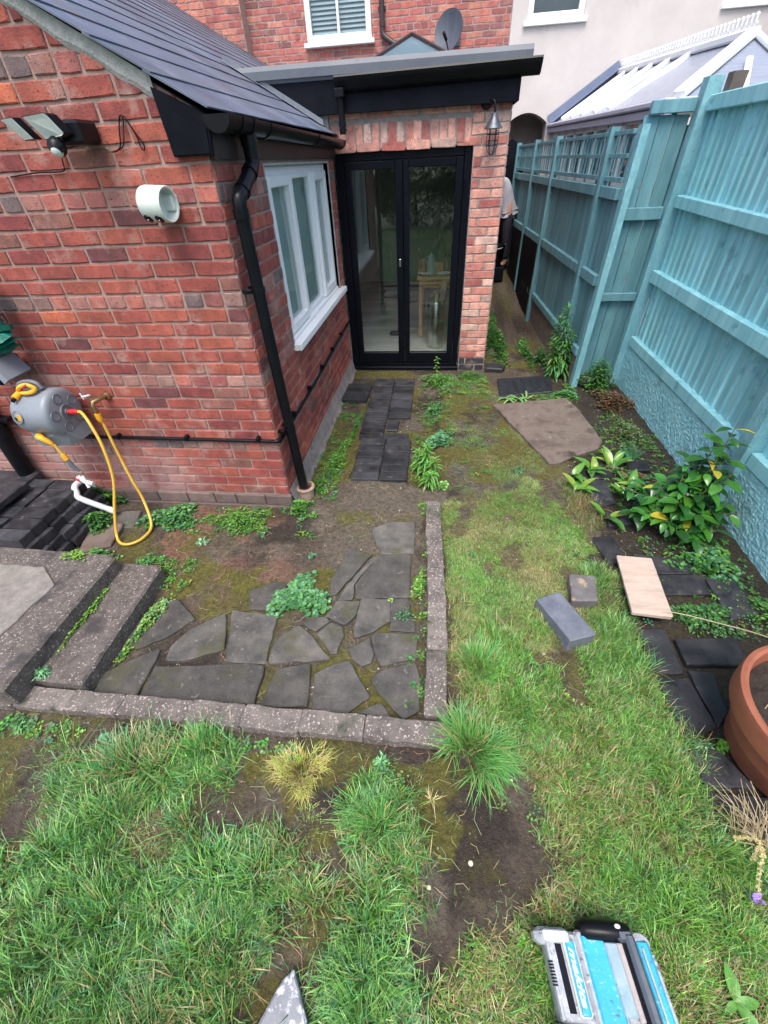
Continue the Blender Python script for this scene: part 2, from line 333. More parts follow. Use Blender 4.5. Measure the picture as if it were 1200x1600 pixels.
lw = inpoly(x, y, LAWN) | inpoly(x, y, LEFT) | inpoly(x, y, MID)
c = mixa(c, thatch * .8 + lawnc * .2, lw * .8 * sstep(.25, .6, fbm(x, y, 6, 40)))
far = (y < -3.0) | (x > 9) | (x < -9)
c = mixa(c, lawnc, far * .95)
rb = (x > 2.15) & (y < 2.3) & (y > -3)
c = mixa(c, soil * .8, rb * .8)
at = me.color_attributes.new('tone', 'FLOAT_COLOR', 'POINT'); at.data.foreach_set('color', np.hstack([c, np.ones((len(c), 1))]).ravel())
GROUND = mat('garden_earth', (.45, .43, .40), (1.5, 1.45, 1.38), 38, .8, 1, 75, tone=True, rough2=.42, dist=.02, spots=((.34, .29, .22), 95, .66, .04), spots2=((.02, .016, .012), 55, .64, .06), detail=9)
g = link('ground', me, GROUND, None, True); g['kind'] = 'structure'
# ---------------------------------------------------------------- brick walls: real bricks laid on a mortar body
P_RED = [(.31, .076, .058)] * 6 + [(.28, .066, .052)] * 6 + [(.23, .052, .048)] * 5 + [(.35, .092, .062)] * 5 + [(.43, .115, .062)] * 1 + [(.15, .05, .052)] * 1 + [(.24, .10, .08)] * 2
P_HEAD = [(.26, .15, .13), (.33, .15, .125), (.29, .10, .09), (.40, .13, .10), (.17, .12, .12), (.28, .085, .08), (.36, .19, .16)]
P_PINK = [(.60, .28, .22), (.68, .34, .27), (.54, .22, .17), (.66, .34, .27), (.55, .21, .17), (.42, .13, .11), (.66, .44, .36)]
P_HOUSE = [(.42, .13, .11), (.48, .16, .12), (.38, .115, .10), (.52, .21, .15), (.45, .14, .11), (.27, .11, .10)]
def brickwall(name, parent, O, ud, nd, u0, u1, z0, z1, openings=(), pal=P_RED, hpal=P_HEAD, header=5, top=None, body=.22, pitch=.2275, z00=.115, mort=None, pro=.007, lim=None, soldier=None, jit=.0015, par=0, blue=None, bodypoly=None, bstart=0):
    O = Vector(O); ud = Vector(ud); nd = Vector(nd); M = MB(); rr = random.Random(hash(name) % 997 if False else len(name) * 31 + int(u1 * 100))
    def P(u, z, d): return O + ud * u + nd * d + Vector((0, 0, z))
    ub = u0 + bstart
    us = sorted({ub, u1, *[q for o in openings for q in (o[0], o[1]) if ub < q < u1]}); zs = sorted({z0, z1, *[q for o in openings for q in (o[2], o[3]) if z0 < q < z1]})
    M.cm = 1
    if bodypoly:
        n = len(bodypoly); M.add([P(u, z, 0) for u, z in bodypoly] + [P(u, z, -body) for u, z in bodypoly], [tuple(range(n)), tuple(range(n, 2 * n))[::-1]] + [(i, (i + 1) % n, n + (i + 1) % n, n + i) for i in range(n)])
    else:
        for a, b in zip(us, us[1:]):
            for c_, d in zip(zs, zs[1:]):
                if any(o[0] <= (a + b) / 2 <= o[1] and o[2] <= (c_ + d) / 2 <= o[3] for o in openings): continue
                M.add([P(a, c_, 0), P(b, c_, 0), P(b, d, 0), P(a, d, 0), P(a, c_, -body), P(b, c_, -body), P(b, d, -body), P(a, d, -body)], [(0, 1, 2, 3), (4, 7, 6, 5), (0, 4, 5, 1), (1, 5, 6, 2), (2, 6, 7, 3), (3, 7, 4, 0)])
    M.cm = 0
    def brick(a, b, zb, zt, col):
        if b - a < .022: return
        j = lambda: rr.uniform(-jit * 1.4, jit * 1.4); g = .0048
        a += g; b -= g; zb += g; zt -= g; cor = [(a + j(), zb + j()), (b + j(), zb + j()), (b + j(), zt + j()), (a + j(), zt + j())]
        e = .0042; sg = ((1, 1), (-1, 1), (-1, -1), (1, -1)); p = pro + rr.uniform(-.0015, .0015); v = []
        v += [P(u, z, -.001) for u, z in cor]; v += [P(u, z, p - .004) for u, z in cor]
        # eight-cornered face so that the arrises look worn
        ring = []; m1 = []
        for i in range(4):
            (ua, za), (uc, zc) = cor[i], cor[(i + 1) % 4]; (sx, sz), (tx, tz) = sg[i], sg[(i + 1) % 4]; nk = 3 if i % 2 == 0 and b - a > .09 else 1
            for q in range(nk + 1):
                t = q / (nk + 1); ee = e * rr.uniform(.5, 1.7); base = (ua + (uc - ua) * t, za + (zc - za) * t); wx, wz = (sx, sz) if q == 0 else ((0, sz) if i % 2 == 0 else (sx if i == 3 else tx, 0))
                chp = rr.uniform(0, .0016) if q else .0015 + rr.uniform(0, .002)
                m1.append((base[0] + wx * chp, base[1] + wz * chp)); ring.append((base[0] + wx * (ee + chp), base[1] + wz * (ee + chp) * .85))
        K = len(m1); v = [P(u, z, -.001) for u, z in m1] + [P(u, z, p - .0042 + rr.uniform(-.0008, .0008)) for u, z in m1] + [P(u, z, p) for u, z in ring]
        f = [(i, (i + 1) % K, K + (i + 1) % K, K + i) for i in range(K)] + [(K + i, K + (i + 1) % K, 2 * K + (i + 1) % K, 2 * K + i) for i in range(K)] + [tuple(range(2 * K, 3 * K))]
        k = rr.uniform(.86, 1.14); M.add(v, f, tuple(q * k for q in col))
    n = 0
    while z00 + n * .075 < z1 - .02:
        zb = z00 + n * .075; zt = zb + .075; n += 1
        if zt > z1 + .03: break
        if soldier and soldier[0] - .01 < zb < soldier[1] - .01 and True:
            segs = [(u0, soldier[2]), (soldier[3], u1)]
        else: segs = [(u0, u1)]
        hd = header and (n - 1) % 6 == header; L = .114 if hd else pitch
        off = 0 if ((n + par) % 2) else (-.057 if hd else -.114)
        for s0, s1 in segs:
            u = u0 + off
            while u < s1:
                a, b = max(u, s0), min(u + L, s1); u += L
                if b <= a: continue
                parts = [(a, b)]
                for o in openings:
                    if zt > o[2] + .02 and zb < o[3] - .02:
                        q = []
                        for (p, r) in parts:
                            if r <= o[0] or p >= o[1]: q.append((p, r))
                            else:
                                if p < o[0]: q.append((p, o[0]))
                                if r > o[1]: q.append((o[1], r))
                        parts = q
                for (p, r) in parts:
                    if top:
                        lo = top(zt)
                        if p < lo: p = lo
                        if r - p < .03: continue
                    col = rr.choice(hpal if (hd and hpal) else pal)
                    if blue and zb < blue: col = (.035, .035, .042)
                    brick(p, r, zb, zt, col)
    if soldier:
        u = soldier[2]
        while u < soldier[3] - .03:
            brick(u, min(u + .075, soldier[3]), soldier[0], soldier[1], rr.choice(pal)); u += .075
    o = M.build(name, [BRICK, mort or MORTAR], parent); return o
# ---------------------------------------------------------------- gabled brick extension
ext = thing('brick_extension', 'red brick extension on the left with a slate roof and white window in its side', 'house', (0, 0, 0))
SL = .543; vz = lambda X: 2.171 - SL * (X - .034)
XL = -3.4
brickwall('front_wall', ext, (0, 0, 0), (-1, 0, 0), (0, -1, 0), -.006, -XL, -.1, 4, top=lambda zt: (zt + .014 - vz(0)) / SL if zt + .014 > vz(0) else -.01, par=1,
    bodypoly=[(0, -.1), (-XL, -.1), (-XL, vz(XL) - .03), (.034 * 0, vz(0) - .03)], body=.24)
m_ = MB()                                                                  # lumpy verge mortar under the slates
for i in range(70):
    X0 = -.16 - i * .045; w_ = .02 + .035 * fbm(i * .35, 3.3, 1, 4); zz = vz(X0) - .012
    if True:
        a = [(X0, zz), (X0 - .046, zz + SL * .046)]
        w2 = .02 + .035 * fbm((i + 1) * .35, 3.3, 1, 4)
        w_, w2 = w_ * 1.9, w2 * 1.9
        m_.add([(a[0][0], -.004, a[0][1] - w_), (a[1][0], -.004, a[1][1] - w2), (a[1][0], -.022, a[1][1] + .004), (a[0][0], -.022, a[0][1] + .004), (a[0][0], -.016, a[0][1] - w_ * .7), (a[1][0], -.016, a[1][1] - w2 * .7)],
            [(0, 1, 5, 4), (4, 5, 2, 3)])
m_.build('verge_mortar', OLDMORTAR, ext)
WY0, WY1, WZ0, WZ1 = .70, 2.40, .965, 1.97
brickwall('side_wall', ext, (0, 0, 0), (0, 1, 0), (1, 0, 0), 0, 2.66, -.1, 2.0, openings=[(WY0, WY1, WZ0, WZ1)], par=0, body=.2, bstart=.238)
m_ = MB(); pr_ = [(.0, .115), (.012, .108), (.016, -.1)]
# plinth of rougher bricks under the front wall, cement fillet under the side wall
X = .014
while X > XL:
    L = random.uniform(.17, .28); k = random.uniform(.8, 1.25); m_.box(X - L + .006, -.016 - random.uniform(0, .006), .018, X, .02, .108 - random.uniform(0, .006), .006, (k, k * .95, k * .93)); X -= L
m_.box(XL, -.03, -.08, .02, .05, .016, .006, (.8, .78, .75))
m_.build('plinth', mat('plinth_brick', (.11, .085, .08), (.19, .14, .125), 14, .9, 1, 80, tone=True, spots=((.08, .085, .05), 6, .6), dist=.006), ext)
m_ = MB(); n = 40
for i in range(n):
    y0, y1 = i * 2.65 / n, (i + 1) * 2.65 / n
    def pf(yv): k = .7 + .6 * vn(yv, 1.0, 7, 2); return [(.009, .135 + .02 * k), (.013 + .006 * k, .11), (.03 * k + .012, .03), (.05 * k + .02, -.02)]
    A, B = pf(y0), pf(y1)
    for j in range(3): m_.quad((A[j][0], y0, A[j][1]), (B[j][0], y1, B[j][1]), (B[j + 1][0], y1, B[j + 1][1]), (A[j + 1][0], y0, A[j + 1][1]))
m_.build('cement_fillet', PLINTH, ext)
# window in the side wall
w = MB(); xf = -.035
wroot = w
w.box(xf - .06, WY0, WZ0, xf, WY0 + .06, WZ1, .004); w.box(xf - .06, WY1 - .06, WZ0, xf, WY1, WZ1, .004)
w.box(xf - .06, WY0 + .06, WZ0, xf, WY1 - .06, WZ0 + .06, .004); w.box(xf - .06, WY0 + .06, WZ1 - .06, xf, WY1 - .06, WZ1, .004)
d1, d2 = 1.30, 1.87
w.box(xf - .06, d1 - .03, WZ0 + .06, xf, d1 + .03, WZ1 - .06, .004); w.box(xf - .06, d2 - .03, WZ0 + .06, xf, d2 + .03, WZ1 - .06, .004)
win = w.build('window_frame', WHITE, ext)
for k, (a, b, op) in enumerate(((WY0 + .05, d1 - .02, 1), (d1 + .02, d2 - .02, 0), (d2 + .02, WY1 - .05, 1))):
    s_ = MB(); x1 = xf + (.022 if op else .004); t_ = .062 if op else .03; z0_, z1_ = WZ0 + .045, WZ1 - .045
    s_.box(xf - .03, a, z0_, x1, a + t_, z1_, .006); s_.box(xf - .03, b - t_, z0_, x1, b, z1_, .006); s_.box(xf - .03, a + t_, z0_, x1, b - t_, z0_ + t_, .006); s_.box(xf - .03, a + t_, z1_ - t_, x1, b - t_, z1_, .006)
    for q in (a + t_, b - t_ - .006): s_.box(xf - .03, q, z0_ + t_, x1 - .006, q + .006, z1_ - t_, 0)
    so_ = s_.build('sash', WHITE, win)
    q = MB(); q.box(xf - .022, a + t_, z0_ + t_, xf - .018, b - t_, z1_ - t_); q.build('pane', GPANE, win)
w = MB(); w.box(xf - .01, WY0 - .03, WZ0 - .012, .06, WY1 + .1, WZ0 + .006, .003); w.box(.035, WY0 - .03, WZ0 - .04, .06, WY1 + .1, WZ0 - .0121, .003); w.box(xf - .01, WY0 - .03, WZ0 - .04, .034, WY0 - .012, WZ0 - .0121)
w.bar((-.03, WY0 + .01, WZ0 + .02), (-.03, WY1 - .01, WZ0 + .02), .05, .028, .008); w.build('window_sill', WHITE, ext)
w = MB(); w.box(-.035, WY0 - .012, WZ0, .004, WY0, WZ1 + .012, .002); w.box(-.035, WY1, WZ0 + .006, .009, WY1 + .014, WZ1 + .012, .002); w.box(-.035, WY0, WZ1, .006, WY1, WZ1 + .014, .002); w.build('window_sealant', OLDMORTAR, ext)
BLIND = mat('net_blind', (.20, .26, .27), (.30, .37, .37), 2, .8, .2, 30)
w = MB()
for i in range(60):
    y0 = WY0 + i * .029; w.quad((-.085 - .008 * (i % 2), y0, WZ0), (-.085 - .008 * ((i + 1) % 2), y0 + .029, WZ0), (-.085 - .008 * ((i + 1) % 2), y0 + .029, WZ1), (-.085 - .008 * (i % 2), y0, WZ1))
w.build('net_curtain', mat('net_cloth', (.42, .50, .50), (.55, .62, .61), 2, .8, .2, 30), ext)
# roof: slates in courses, thin stepped plates
ca, sa = 1 / math.hypot(1, SL), SL / math.hypot(1, SL)
rf = MB(); ex = .232; rr = random.Random(4)
nrow = 21
dn = Vector((-1, 0, SL)).normalized(); nrm = Vector((SL, 0, 1)).normalized()
e0 = Vector((.062, 0, vz(.062)))
rf.cm = 0
for i in range(nrow):
    y_ = -.052 - (.15 if i % 2 else 0)
    while y_ < 7.55:
        a, b = max(y_, -.052), min(y_ + .3, 7.56); y_ += .3
        if b - a < .03: continue
        p0 = e0 + dn * (i * ex) + nrm * .011; p1 = e0 + dn * (i * ex + ex + .03) + nrm * .004
        k = rr.uniform(.84, 1.16); kk = (k * rr.uniform(.95, 1.08), k, k * rr.uniform(.95, 1.06)); t_ = .006; q0 = p0 - nrm * t_; q1 = p1 - nrm * t_; g_ = .0004
        dz = rr.uniform(-.0006, .0006)
        if p0.z < 2.62 and b > 2.62 and p0.x > -.95 and False: pass
        v = [(p.x, yy, p.z + dz) for p in (p0, p1, q1, q0) for yy in (a + g_, b - g_)]
        rf.add(v, [(0, 1, 3, 2), (2, 3, 5, 4), (4, 5, 7, 6), (6, 7, 1, 0), (0, 2, 4, 6), (1, 7, 5, 3)], kk)
roof = rf.build('roof', SLATE, ext)
rt = e0 + dn * (nrow * ex)
w = MB(); w.add([(e0.x - .01, .03, e0.z - .02), (rt.x, .03, rt.z - .02), (rt.x, 7.58, rt.z - .02), (e0.x - .01, 7.58, e0.z - .02), (e0.x - .01, .03, e0.z - .045), (rt.x, .03, rt.z - .045), (rt.x, 7.58, rt.z - .045), (e0.x - .01, 7.58, e0.z - .045)],
    [(0, 1, 2, 3), (7, 6, 5, 4), (0, 4, 5, 1), (1, 5, 6, 2), (2, 6, 7, 3), (3, 7, 4, 0)]); w.build('roof_deck', BLACKM, ext)
w = MB(); w.box(rt.x - .12, -.05, rt.z - .05, rt.x + .05, 7.5, rt.z + .05, .02); w.build('ridge', BLACKM, ext)
w = MB()
for i in range(14): 
    X0 = -2.35 - i * .12; w.box(X0 - .12, 7.49, vz(X0) - .02, X0, 7.588, vz(X0) + .09, .003)
w.build('stepped_flashing', LEAD, ext)
# boxed eaves: soffit, fascia, black end panel
w = MB(); w.box(.006, .0, 1.998, .032, 2.655, 2.125, .003); w.build('fascia', mat('brown_black_fascia', (.018, .012, .012), (.03, .02, .02), 5, .5, .2, 60), ext)
w = MB(); w.add([(-.165, -.012, 2.235), (-.145, -.012, 2.014), (.0325, -.012, 2.014), (.052, -.012, 2.14), (-.165, -.034, 2.235), (-.145, -.034, 2.014), (.0325, -.034, 2.014), (.052, -.034, 2.14)], [(0, 1, 2, 3), (7, 6, 5, 4), (0, 4, 5, 1), (1, 5, 6, 2), (2, 6, 7, 3), (3, 7, 4, 0)])
w.add([(-.10, -.0345, 2.165), (-.138, -.0345, 2.02), (.028, -.0345, 2.02), (.034, -.0345, 2.10), (-.10, -.04, 2.165), (-.138, -.04, 2.02), (.028, -.04, 2.02), (.034, -.04, 2.10)], [(0, 1, 2, 3), (7, 6, 5, 4), (0, 4, 5, 1), (1, 5, 6, 2), (2, 6, 7, 3), (3, 7, 4, 0)])
w.build('bargeboard', BLACKM, ext)
def gutter(name, y0, y1, cx, cz0, cz1, parent, r=.057):
    w = MB(); n = 12
    for (a, b, rr_) in [(y0, y1, r)] + [(q, q + .035, r + .005) for q in (y0, y0 + .16, y0 + .30, y0 + .55, (y0 + y1) / 2 + .3, y1 - .04)]:
        za = cz0 + (cz1 - cz0) * (a - y0) / (y1 - y0); zb = cz0 + (cz1 - cz0) * (b - y0) / (y1 - y0); V = []
        for (yy, zc) in ((a, za), (b, zb)):
            for q in (rr_, rr_ - .004):
                for k in range(n + 1):
                    t = math.pi + math.pi * k / n; V.append((cx + q * math.cos(t), yy, zc + q * math.sin(t)))
        m1 = n + 1
        F_ = [(k, k + 1, 2 * m1 + k + 1, 2 * m1 + k) for k in range(n)] + [(m1 + k + 1, m1 + k, 3 * m1 + k, 3 * m1 + k + 1) for k in range(n)] + [(k + 1, k, m1 + k, m1 + k + 1) for k in range(n)] + [(2 * m1 + k, 2 * m1 + k + 1, 3 * m1 + k + 1, 3 * m1 + k) for k in range(n)] + [(0, 2 * m1, 3 * m1, m1), (n, m1 + n, 3 * m1 + n, 2 * m1 + n)]
        w.add(V, F_)
    for yy, zc in ((y0 - .003, cz0), (y1 + .003, cz1)):
        V = [(cx + (r + .004) * math.cos(math.pi + math.pi * k / n), yy + q, zc + (r + .004) * math.sin(math.pi + math.pi * k / n)) for q in (0, .005) for k in range(n + 1)]; m1 = n + 1
        w.add(V, [tuple(range(m1)), tuple(range(m1, 2 * m1))[::-1]] + [(k, k + 1, m1 + k + 1, m1 + k) for k in range(n)])
    return w.build(name, BLACK, parent, True)
gutter('gutter', -.045, 2.60, .092, 2.142, 2.118, ext)
w = MB(); r = .034
w.tube([(.092, .29, 2.10), (.092, .29, 2.045)], .041, 16); w.tube([(.092, .29, 2.05), (.092, .29, 2.0)], .036, 16)
w.tube(spline([(.092, .29, 2.01), (.091, .285, 1.985), (.087, .25, 1.955), (.076, .10, 1.875), (.071, .062, 1.85), (.07, .055, 1.80)], 6), r, 16)
w.tube([(.0868, .247, 1.953), (.0855, .225, 1.942)], .039, 16); w.tube([(.0785, .125, 1.888), (.077, .105, 1.878)], .039, 16); w.tube([(.07, .055, 1.815), (.07, .055, 1.775)], .039, 16)
w.tube([(.07, .055, 1.80), (.071, .075, 1.0), (.073, .118, .10)], .033, 16)
dp = w.build('downpipe', BLACK, ext, True)
for zz, yy in ((1.46, .064), (.61, .092)):
    q = MB(); q.tube([(.0715, yy, zz - .012), (.0715, yy, zz + .012)], .037, 16); q.box(.0, yy - .055, zz - .01, .05, yy - .035, zz + .01, .003); q.box(.0, yy + .035, zz - .01, .05, yy + .055, zz + .01, .003); q.tube([(.03, yy - .075, zz), (.03, yy - .03, zz)], .008, 8); q.build('pipe_clip', BLACK, dp, True)
w = MB(); w.tube(spline([(-1.75, -.022, .575), (-1.0, -.022, .578), (-.5, -.022, .575), (-.06, -.022, .572), (-.0, -.024, .572), (.022, .0, .574), (.022, .09, .56), (.022, 1.0, .555), (.022, 2.0, .572), (.022, 2.62, .58)], 5), .0125, 10)
for X in (-1.12, -.62, -.115): w.box(X - .012, -.045, .57, X + .012, -.002, .605, .004)
for Y in (.35, .8, 1.25, 1.7, 2.15): w.box(.002, Y - .012, .57, .045, Y + .012, .602, .004)
w.build('overflow_pipe', BLACK, ext, True)
# ---------------------------------------------------------------- flat roofed extension with the door
fx = thing('flat_roof_extension', 'flat roofed brick extension with black double doors between the alley and the slate roof', 'house', (0, 2.66, 0))
DX0, DX1, DZ0, DZ1 = 0.012, 1.275, -.0, 2.045
def T(x, y, z): return (x, y - 2.66, z)
brickwall('door_wall', fx, (0, 0, 0), (1, 0, 0), (0, -1, 0), 0, 1.585, -.1, 2.36, openings=[(-.01, DX1 + .012, -.11, DZ1)], pal=P_PINK, hpal=None, header=None, body=.22, z00=.0 - .0, soldier=(2.05, 2.225, .0, 1.262), blue=.12, mort=mat('grey_mortar', (.22, .20, .19), (.36, .32, .30), 26, .95, .9, 130, dist=.004), pro=.006, jit=.0035, par=1)
brickwall('alley_wall', fx, (1.585, 0, 0), (0, 1, 0), (1, 0, 0), .008, 4.9, -.1, 2.36, pal=P_PINK, hpal=None, header=None, z00=0, body=.2)
w = MB(); w.box(0, -.005, -.04, DX1 + .01, .12, .006, .003); w.build('door_step', SLAB, fx)
fr = MB(); yf = .03
fr.box(DX0, yf, .012, DX0 + .085, yf + .07, DZ1 - .005, .004); fr.box(DX1 - .06, yf, .012, DX1, yf + .07, DZ1 - .005, .004)
fr.box(DX0 + .085, yf, DZ1 - .075, DX1 - .06, yf + .07, DZ1 - .005, .004); fr.box(DX0 + .085, yf, .012, DX1 - .06, yf + .07, .075, .004); fr.box(DX0, yf - .045, .007, DX1 + .01, yf - .001, .045, .004)
frame = fr.build('door_frame', ANTH, fx)
for a, b in ((DX0 + .088, .648), (.652, DX1 - .063)):
    q = MB(); t_ = .058; y0 = yf - .006; y1 = yf + .05; zb, zt = .08, DZ1 - .08
    tb = .125; tt = .06
    q.box(a, y0, zb, a + t_, y1, zt, .005); q.box(b - t_ - .012, y0, zb, b, y1, zt, .005); q.box(a + t_, y0, zb, b - t_ - .012, y1, zb + tb, .005); q.box(a + t_, y0, zt - tt, b - t_ - .012, y1, zt, .005)
    lf = q.build('door', ANTH, fx)
    q = MB(); q.box(a + t_, yf + .02, zb + tb, b - t_ - .012, yf + .026, zt - tt); q.build('pane', GDOOR, lf)
    for zz in (.25, 1.75):
        q = MB(); q.tube([(b - .006 if a < .3 else b + .02, yf - .012, zz - .05), (b - .006 if a < .3 else b + .02, yf - .012, zz + .05)], .008, 8); q.build('hinge', ANTH, lf, True)
    if a < .3: q = MB(); q.box(b - .045, yf - .012, 1.10, b - .025, yf - .006, 1.17, .002); q.build('lock_plate', METAL, lf)
# roof edge
w = MB()
def ext_prof(m, prof, x0, x1, dx0=0, dx1=0, c=(1, 1, 1)):
    n = len(prof); V = [T(x0, *p) for p in prof] + [T(x1, *p) for p in prof]
    m.add(V, [(i, (i + 1) % n, n + (i + 1) % n, n + i) for i in range(n)] + [tuple(range(n))[::-1], tuple(range(n, 2 * n))], c)
ext_prof(w, [(2.535, 2.522), (2.535, 2.575), (2.55, 2.606), (2.60, 2.612), (2.65, 2.606), (3.55, 2.60), (3.55, 2.50), (2.56, 2.50), (2.552, 2.52)], -1.0, 1.69)
ext_prof(w, [(4.65, 2.50), (4.65, 2.594), (7.55, 2.58), (7.55, 2.50)], -1.0, 1.69); ext_prof(w, [(3.5502, 2.50), (3.5502, 2.6), (4.6498, 2.594), (4.6498, 2.50)], -1.0, .10); ext_prof(w, [(3.5502, 2.50), (3.5502, 2.6), (4.6498, 2.594), (4.6498, 2.50)], 1.2, 1.69)
w.build('roof', GREYBAND, fx)
w = MB(); ext_prof(w, [(2.565, 2.292), (2.565, 2.5), (2.75, 2.5), (2.75, 2.37), (2.655, 2.37), (2.655, 2.292)], -.78, 1.60); w.build('fascia', BLACKM, fx)
w = MB()
w.box(1.60, -.09, 2.292, 1.625, 4.7, 2.5, .003); w.box(1.585, .0, 2.28, 1.60, 4.7, 2.36); w.build('side_fascia', BLACKM, fx)
w = MB(); prof = [(2.562, 2.505), (2.47, 2.512), (2.462, 2.50), (2.47, 2.478), (2.488, 2.452), (2.505, 2.43), (2.53, 2.415), (2.562, 2.412)]
def gsec(x, rise): return [T(x, y, z + rise) for y, z in prof]
xs = [.11, .112, 1.76]; n = len(prof); V = sum([gsec(x, (x - .11) * .012) for x in xs], [])
w.add(V, [(j * n + i, j * n + (i + 1) % n, (j + 1) * n + (i + 1) % n, (j + 1) * n + i) for j in range(2) for i in range(n)] + [tuple(range(n))[::-1], tuple(range(2 * n, 3 * n))])
w.build('ogee_gutter', BLACK, fx)
w = MB(); w.box(.105, 2.462 - 2.66, 2.38, .185, 2.55 - 2.66, 2.44, .008); w.tube([T(.145, 2.52, 2.40), T(.142, 2.53, 2.155)], .028, 14); w.tube([T(.143, 2.53, 2.235), T(.143, 2.53, 2.205)], .033, 14); w.tube([T(.143, 2.53, 2.19), T(.143, 2.53, 2.175)], .033, 14); w.build('rainwater_pipe', BLACK, fx, True)
w = MB()
m2 = [Vector(T(-.03 - i * .10, 2.555, vz(-.03 - i * .10) + .02)) for i in range(9)]
for a, b in zip(m2, m2[1:]): w.add([a, b, b + Vector((0, 0, .035)), a + Vector((0, 0, .035)), a + Vector((.0, -.07, -.001)), b + Vector((0, -.07, -.001))], [(0, 1, 2, 3), (0, 4, 5, 1)])
w.build('roof_flashing', LEAD, fx)
# roof lantern
ln = thing('roof_lantern', 'small pyramid roof lantern with brown bars peeping above the flat roof edge', 'skylight', (.65, 4.1, 2.6))
w = MB(); a_ = .62; hgt = .34; base = [(-a_, -a_, 0), (a_, -a_, 0), (a_, a_, 0), (-a_, a_, 0)]; bz = .0
w.add([(-a_, -a_, 0), (a_, -a_, 0), (a_, a_, 0), (-a_, a_, 0), (0, 0, hgt)], [(0, 1, 4), (1, 2, 4), (2, 3, 4), (3, 0, 4)]); lgm, lt_, lb_ = nodes('lantern_glazing'); lo_ = lt_.nodes['Material Output']; ltr = N(lt_, 'ShaderNodeBsdfTranslucent'); ltr.inputs[0].default_value = (.85, .95, 1, 1); lb_.inputs['Base Color'].default_value = (.25, .45, .55, 1); lb_.inputs['Roughness'].default_value = .1; lmx = N(lt_, 'ShaderNodeMixShader'); lmx.inputs[0].default_value = .8
lt_.links.new(lb_.outputs[0], lmx.inputs[1]); lt_.links.new(ltr.outputs[0], lmx.inputs[2]); lt_.links.new(lmx.outputs[0], lo_.inputs[0]); w.build('glazing', lgm, ln)
w = MB()
for p in base: w.bar(p, (0, 0, hgt + .005), .035, .035, .004)
for p, q in zip(base, base[1:] + base[:1]): w.bar(p, q, .05, .05, .004)
w.build('frame', mat('brown_bar', (.03, .02, .022), (.045, .03, .03), 5, .5), ln)
# bulkhead lamp
lp = thing('wall_lamp', 'black caged swan neck lamp on the brick pier beside the doors', 'lamp', (1.40, 2.65, 2.25))
w = MB(); w.lathe([(0, .03), (.03, .03), (.045, .01), (.047, 0)], (-.03, -.006, .05), (0, -1, 0), 20); w.tube(spline([(-.03, -.02, .05), (-.01, -.07, .06), (.02, -.10, .055), (.035, -.11, .02), (.035, -.11, -.07)], 6), .010, 10); w.build('bracket', BLACK, lp, True)
w = MB(); w.lathe([(.0, 0.06), (.022, .06), (.026, .035), (.045, .01), (.056, -.01), (.075, -.03), (.078, -.038), (.05, -.04), (.0, -.04)], (.035, -.11, -.08), (0, 0, 1), 28); w.build('shade', GALV, lp, True)
w = MB(); w.lathe([(.038, 0), (.040, -.04), (.037, -.10), (.026, -.135), (.0, -.148)], (.035, -.11, -.12), (0, 0, 1), 20); w.build('glass', glassmat('lamp_glass', (.86, .88, .9), 1), lp, True)
w = MB()
for k in range(6):
    a = math.pi * k / 3; w.tube([(.035 + math.cos(a) * r_, -.11 + math.sin(a) * r_, -.12 + z_) for r_, z_ in ((.048, 0), (.049, -.06), (.047, -.10), (.036, -.14), (.012, -.165), (0, -.168))], .0028, 6)
for r_, z_ in ((.049, -.035), (.049, -.075), (.047, -.105)): w.tube([(.035 + math.cos(t * math.pi / 10) * r_, -.11 + math.sin(t * math.pi / 10) * r_, -.12 + z_) for t in range(21)], .0028, 6)
w.build('cage', BLACK, lp, True)
# ---------------------------------------------------------------- the two houses behind
mh = thing('main_house', 'tall red brick house at the back with a white sash window and brown pipe', 'house', (0, 7.6, 0))
SX0, SX1, SZ0 = -1.25, -.22, 3.47
brickwall('house_wall', mh, (0, 0, 0), (1, 0, 0), (0, -1, 0), -4.5, 1.955, 1.9, 6.2, openings=[(SX0, SX1, SZ0, 5.6)], pal=P_HOUSE, hpal=P_HOUSE, header=5, z00=0, body=.3, mort=mat('pale_mortar', (.28, .22, .20), (.42, .34, .31), 20, .95, .6, 90), pro=.005, jit=.0035)
w = MB(); w.box(-4.5, 0, -.2, 1.955, .3, 1.9); w.build('lower_wall', mat('inner_plaster', (.25, .25, .24), (.3, .3, .29), 2, .9), mh)
brickwall('chimney_breast', mh, (0, -.25, 0), (1, 0, 0), (0, -1, 0), -4.4, -2.22, 2.5, 6.2, pal=P_HOUSE, hpal=P_HOUSE, header=5, z00=0, body=.24, pro=.005, jit=.0035)
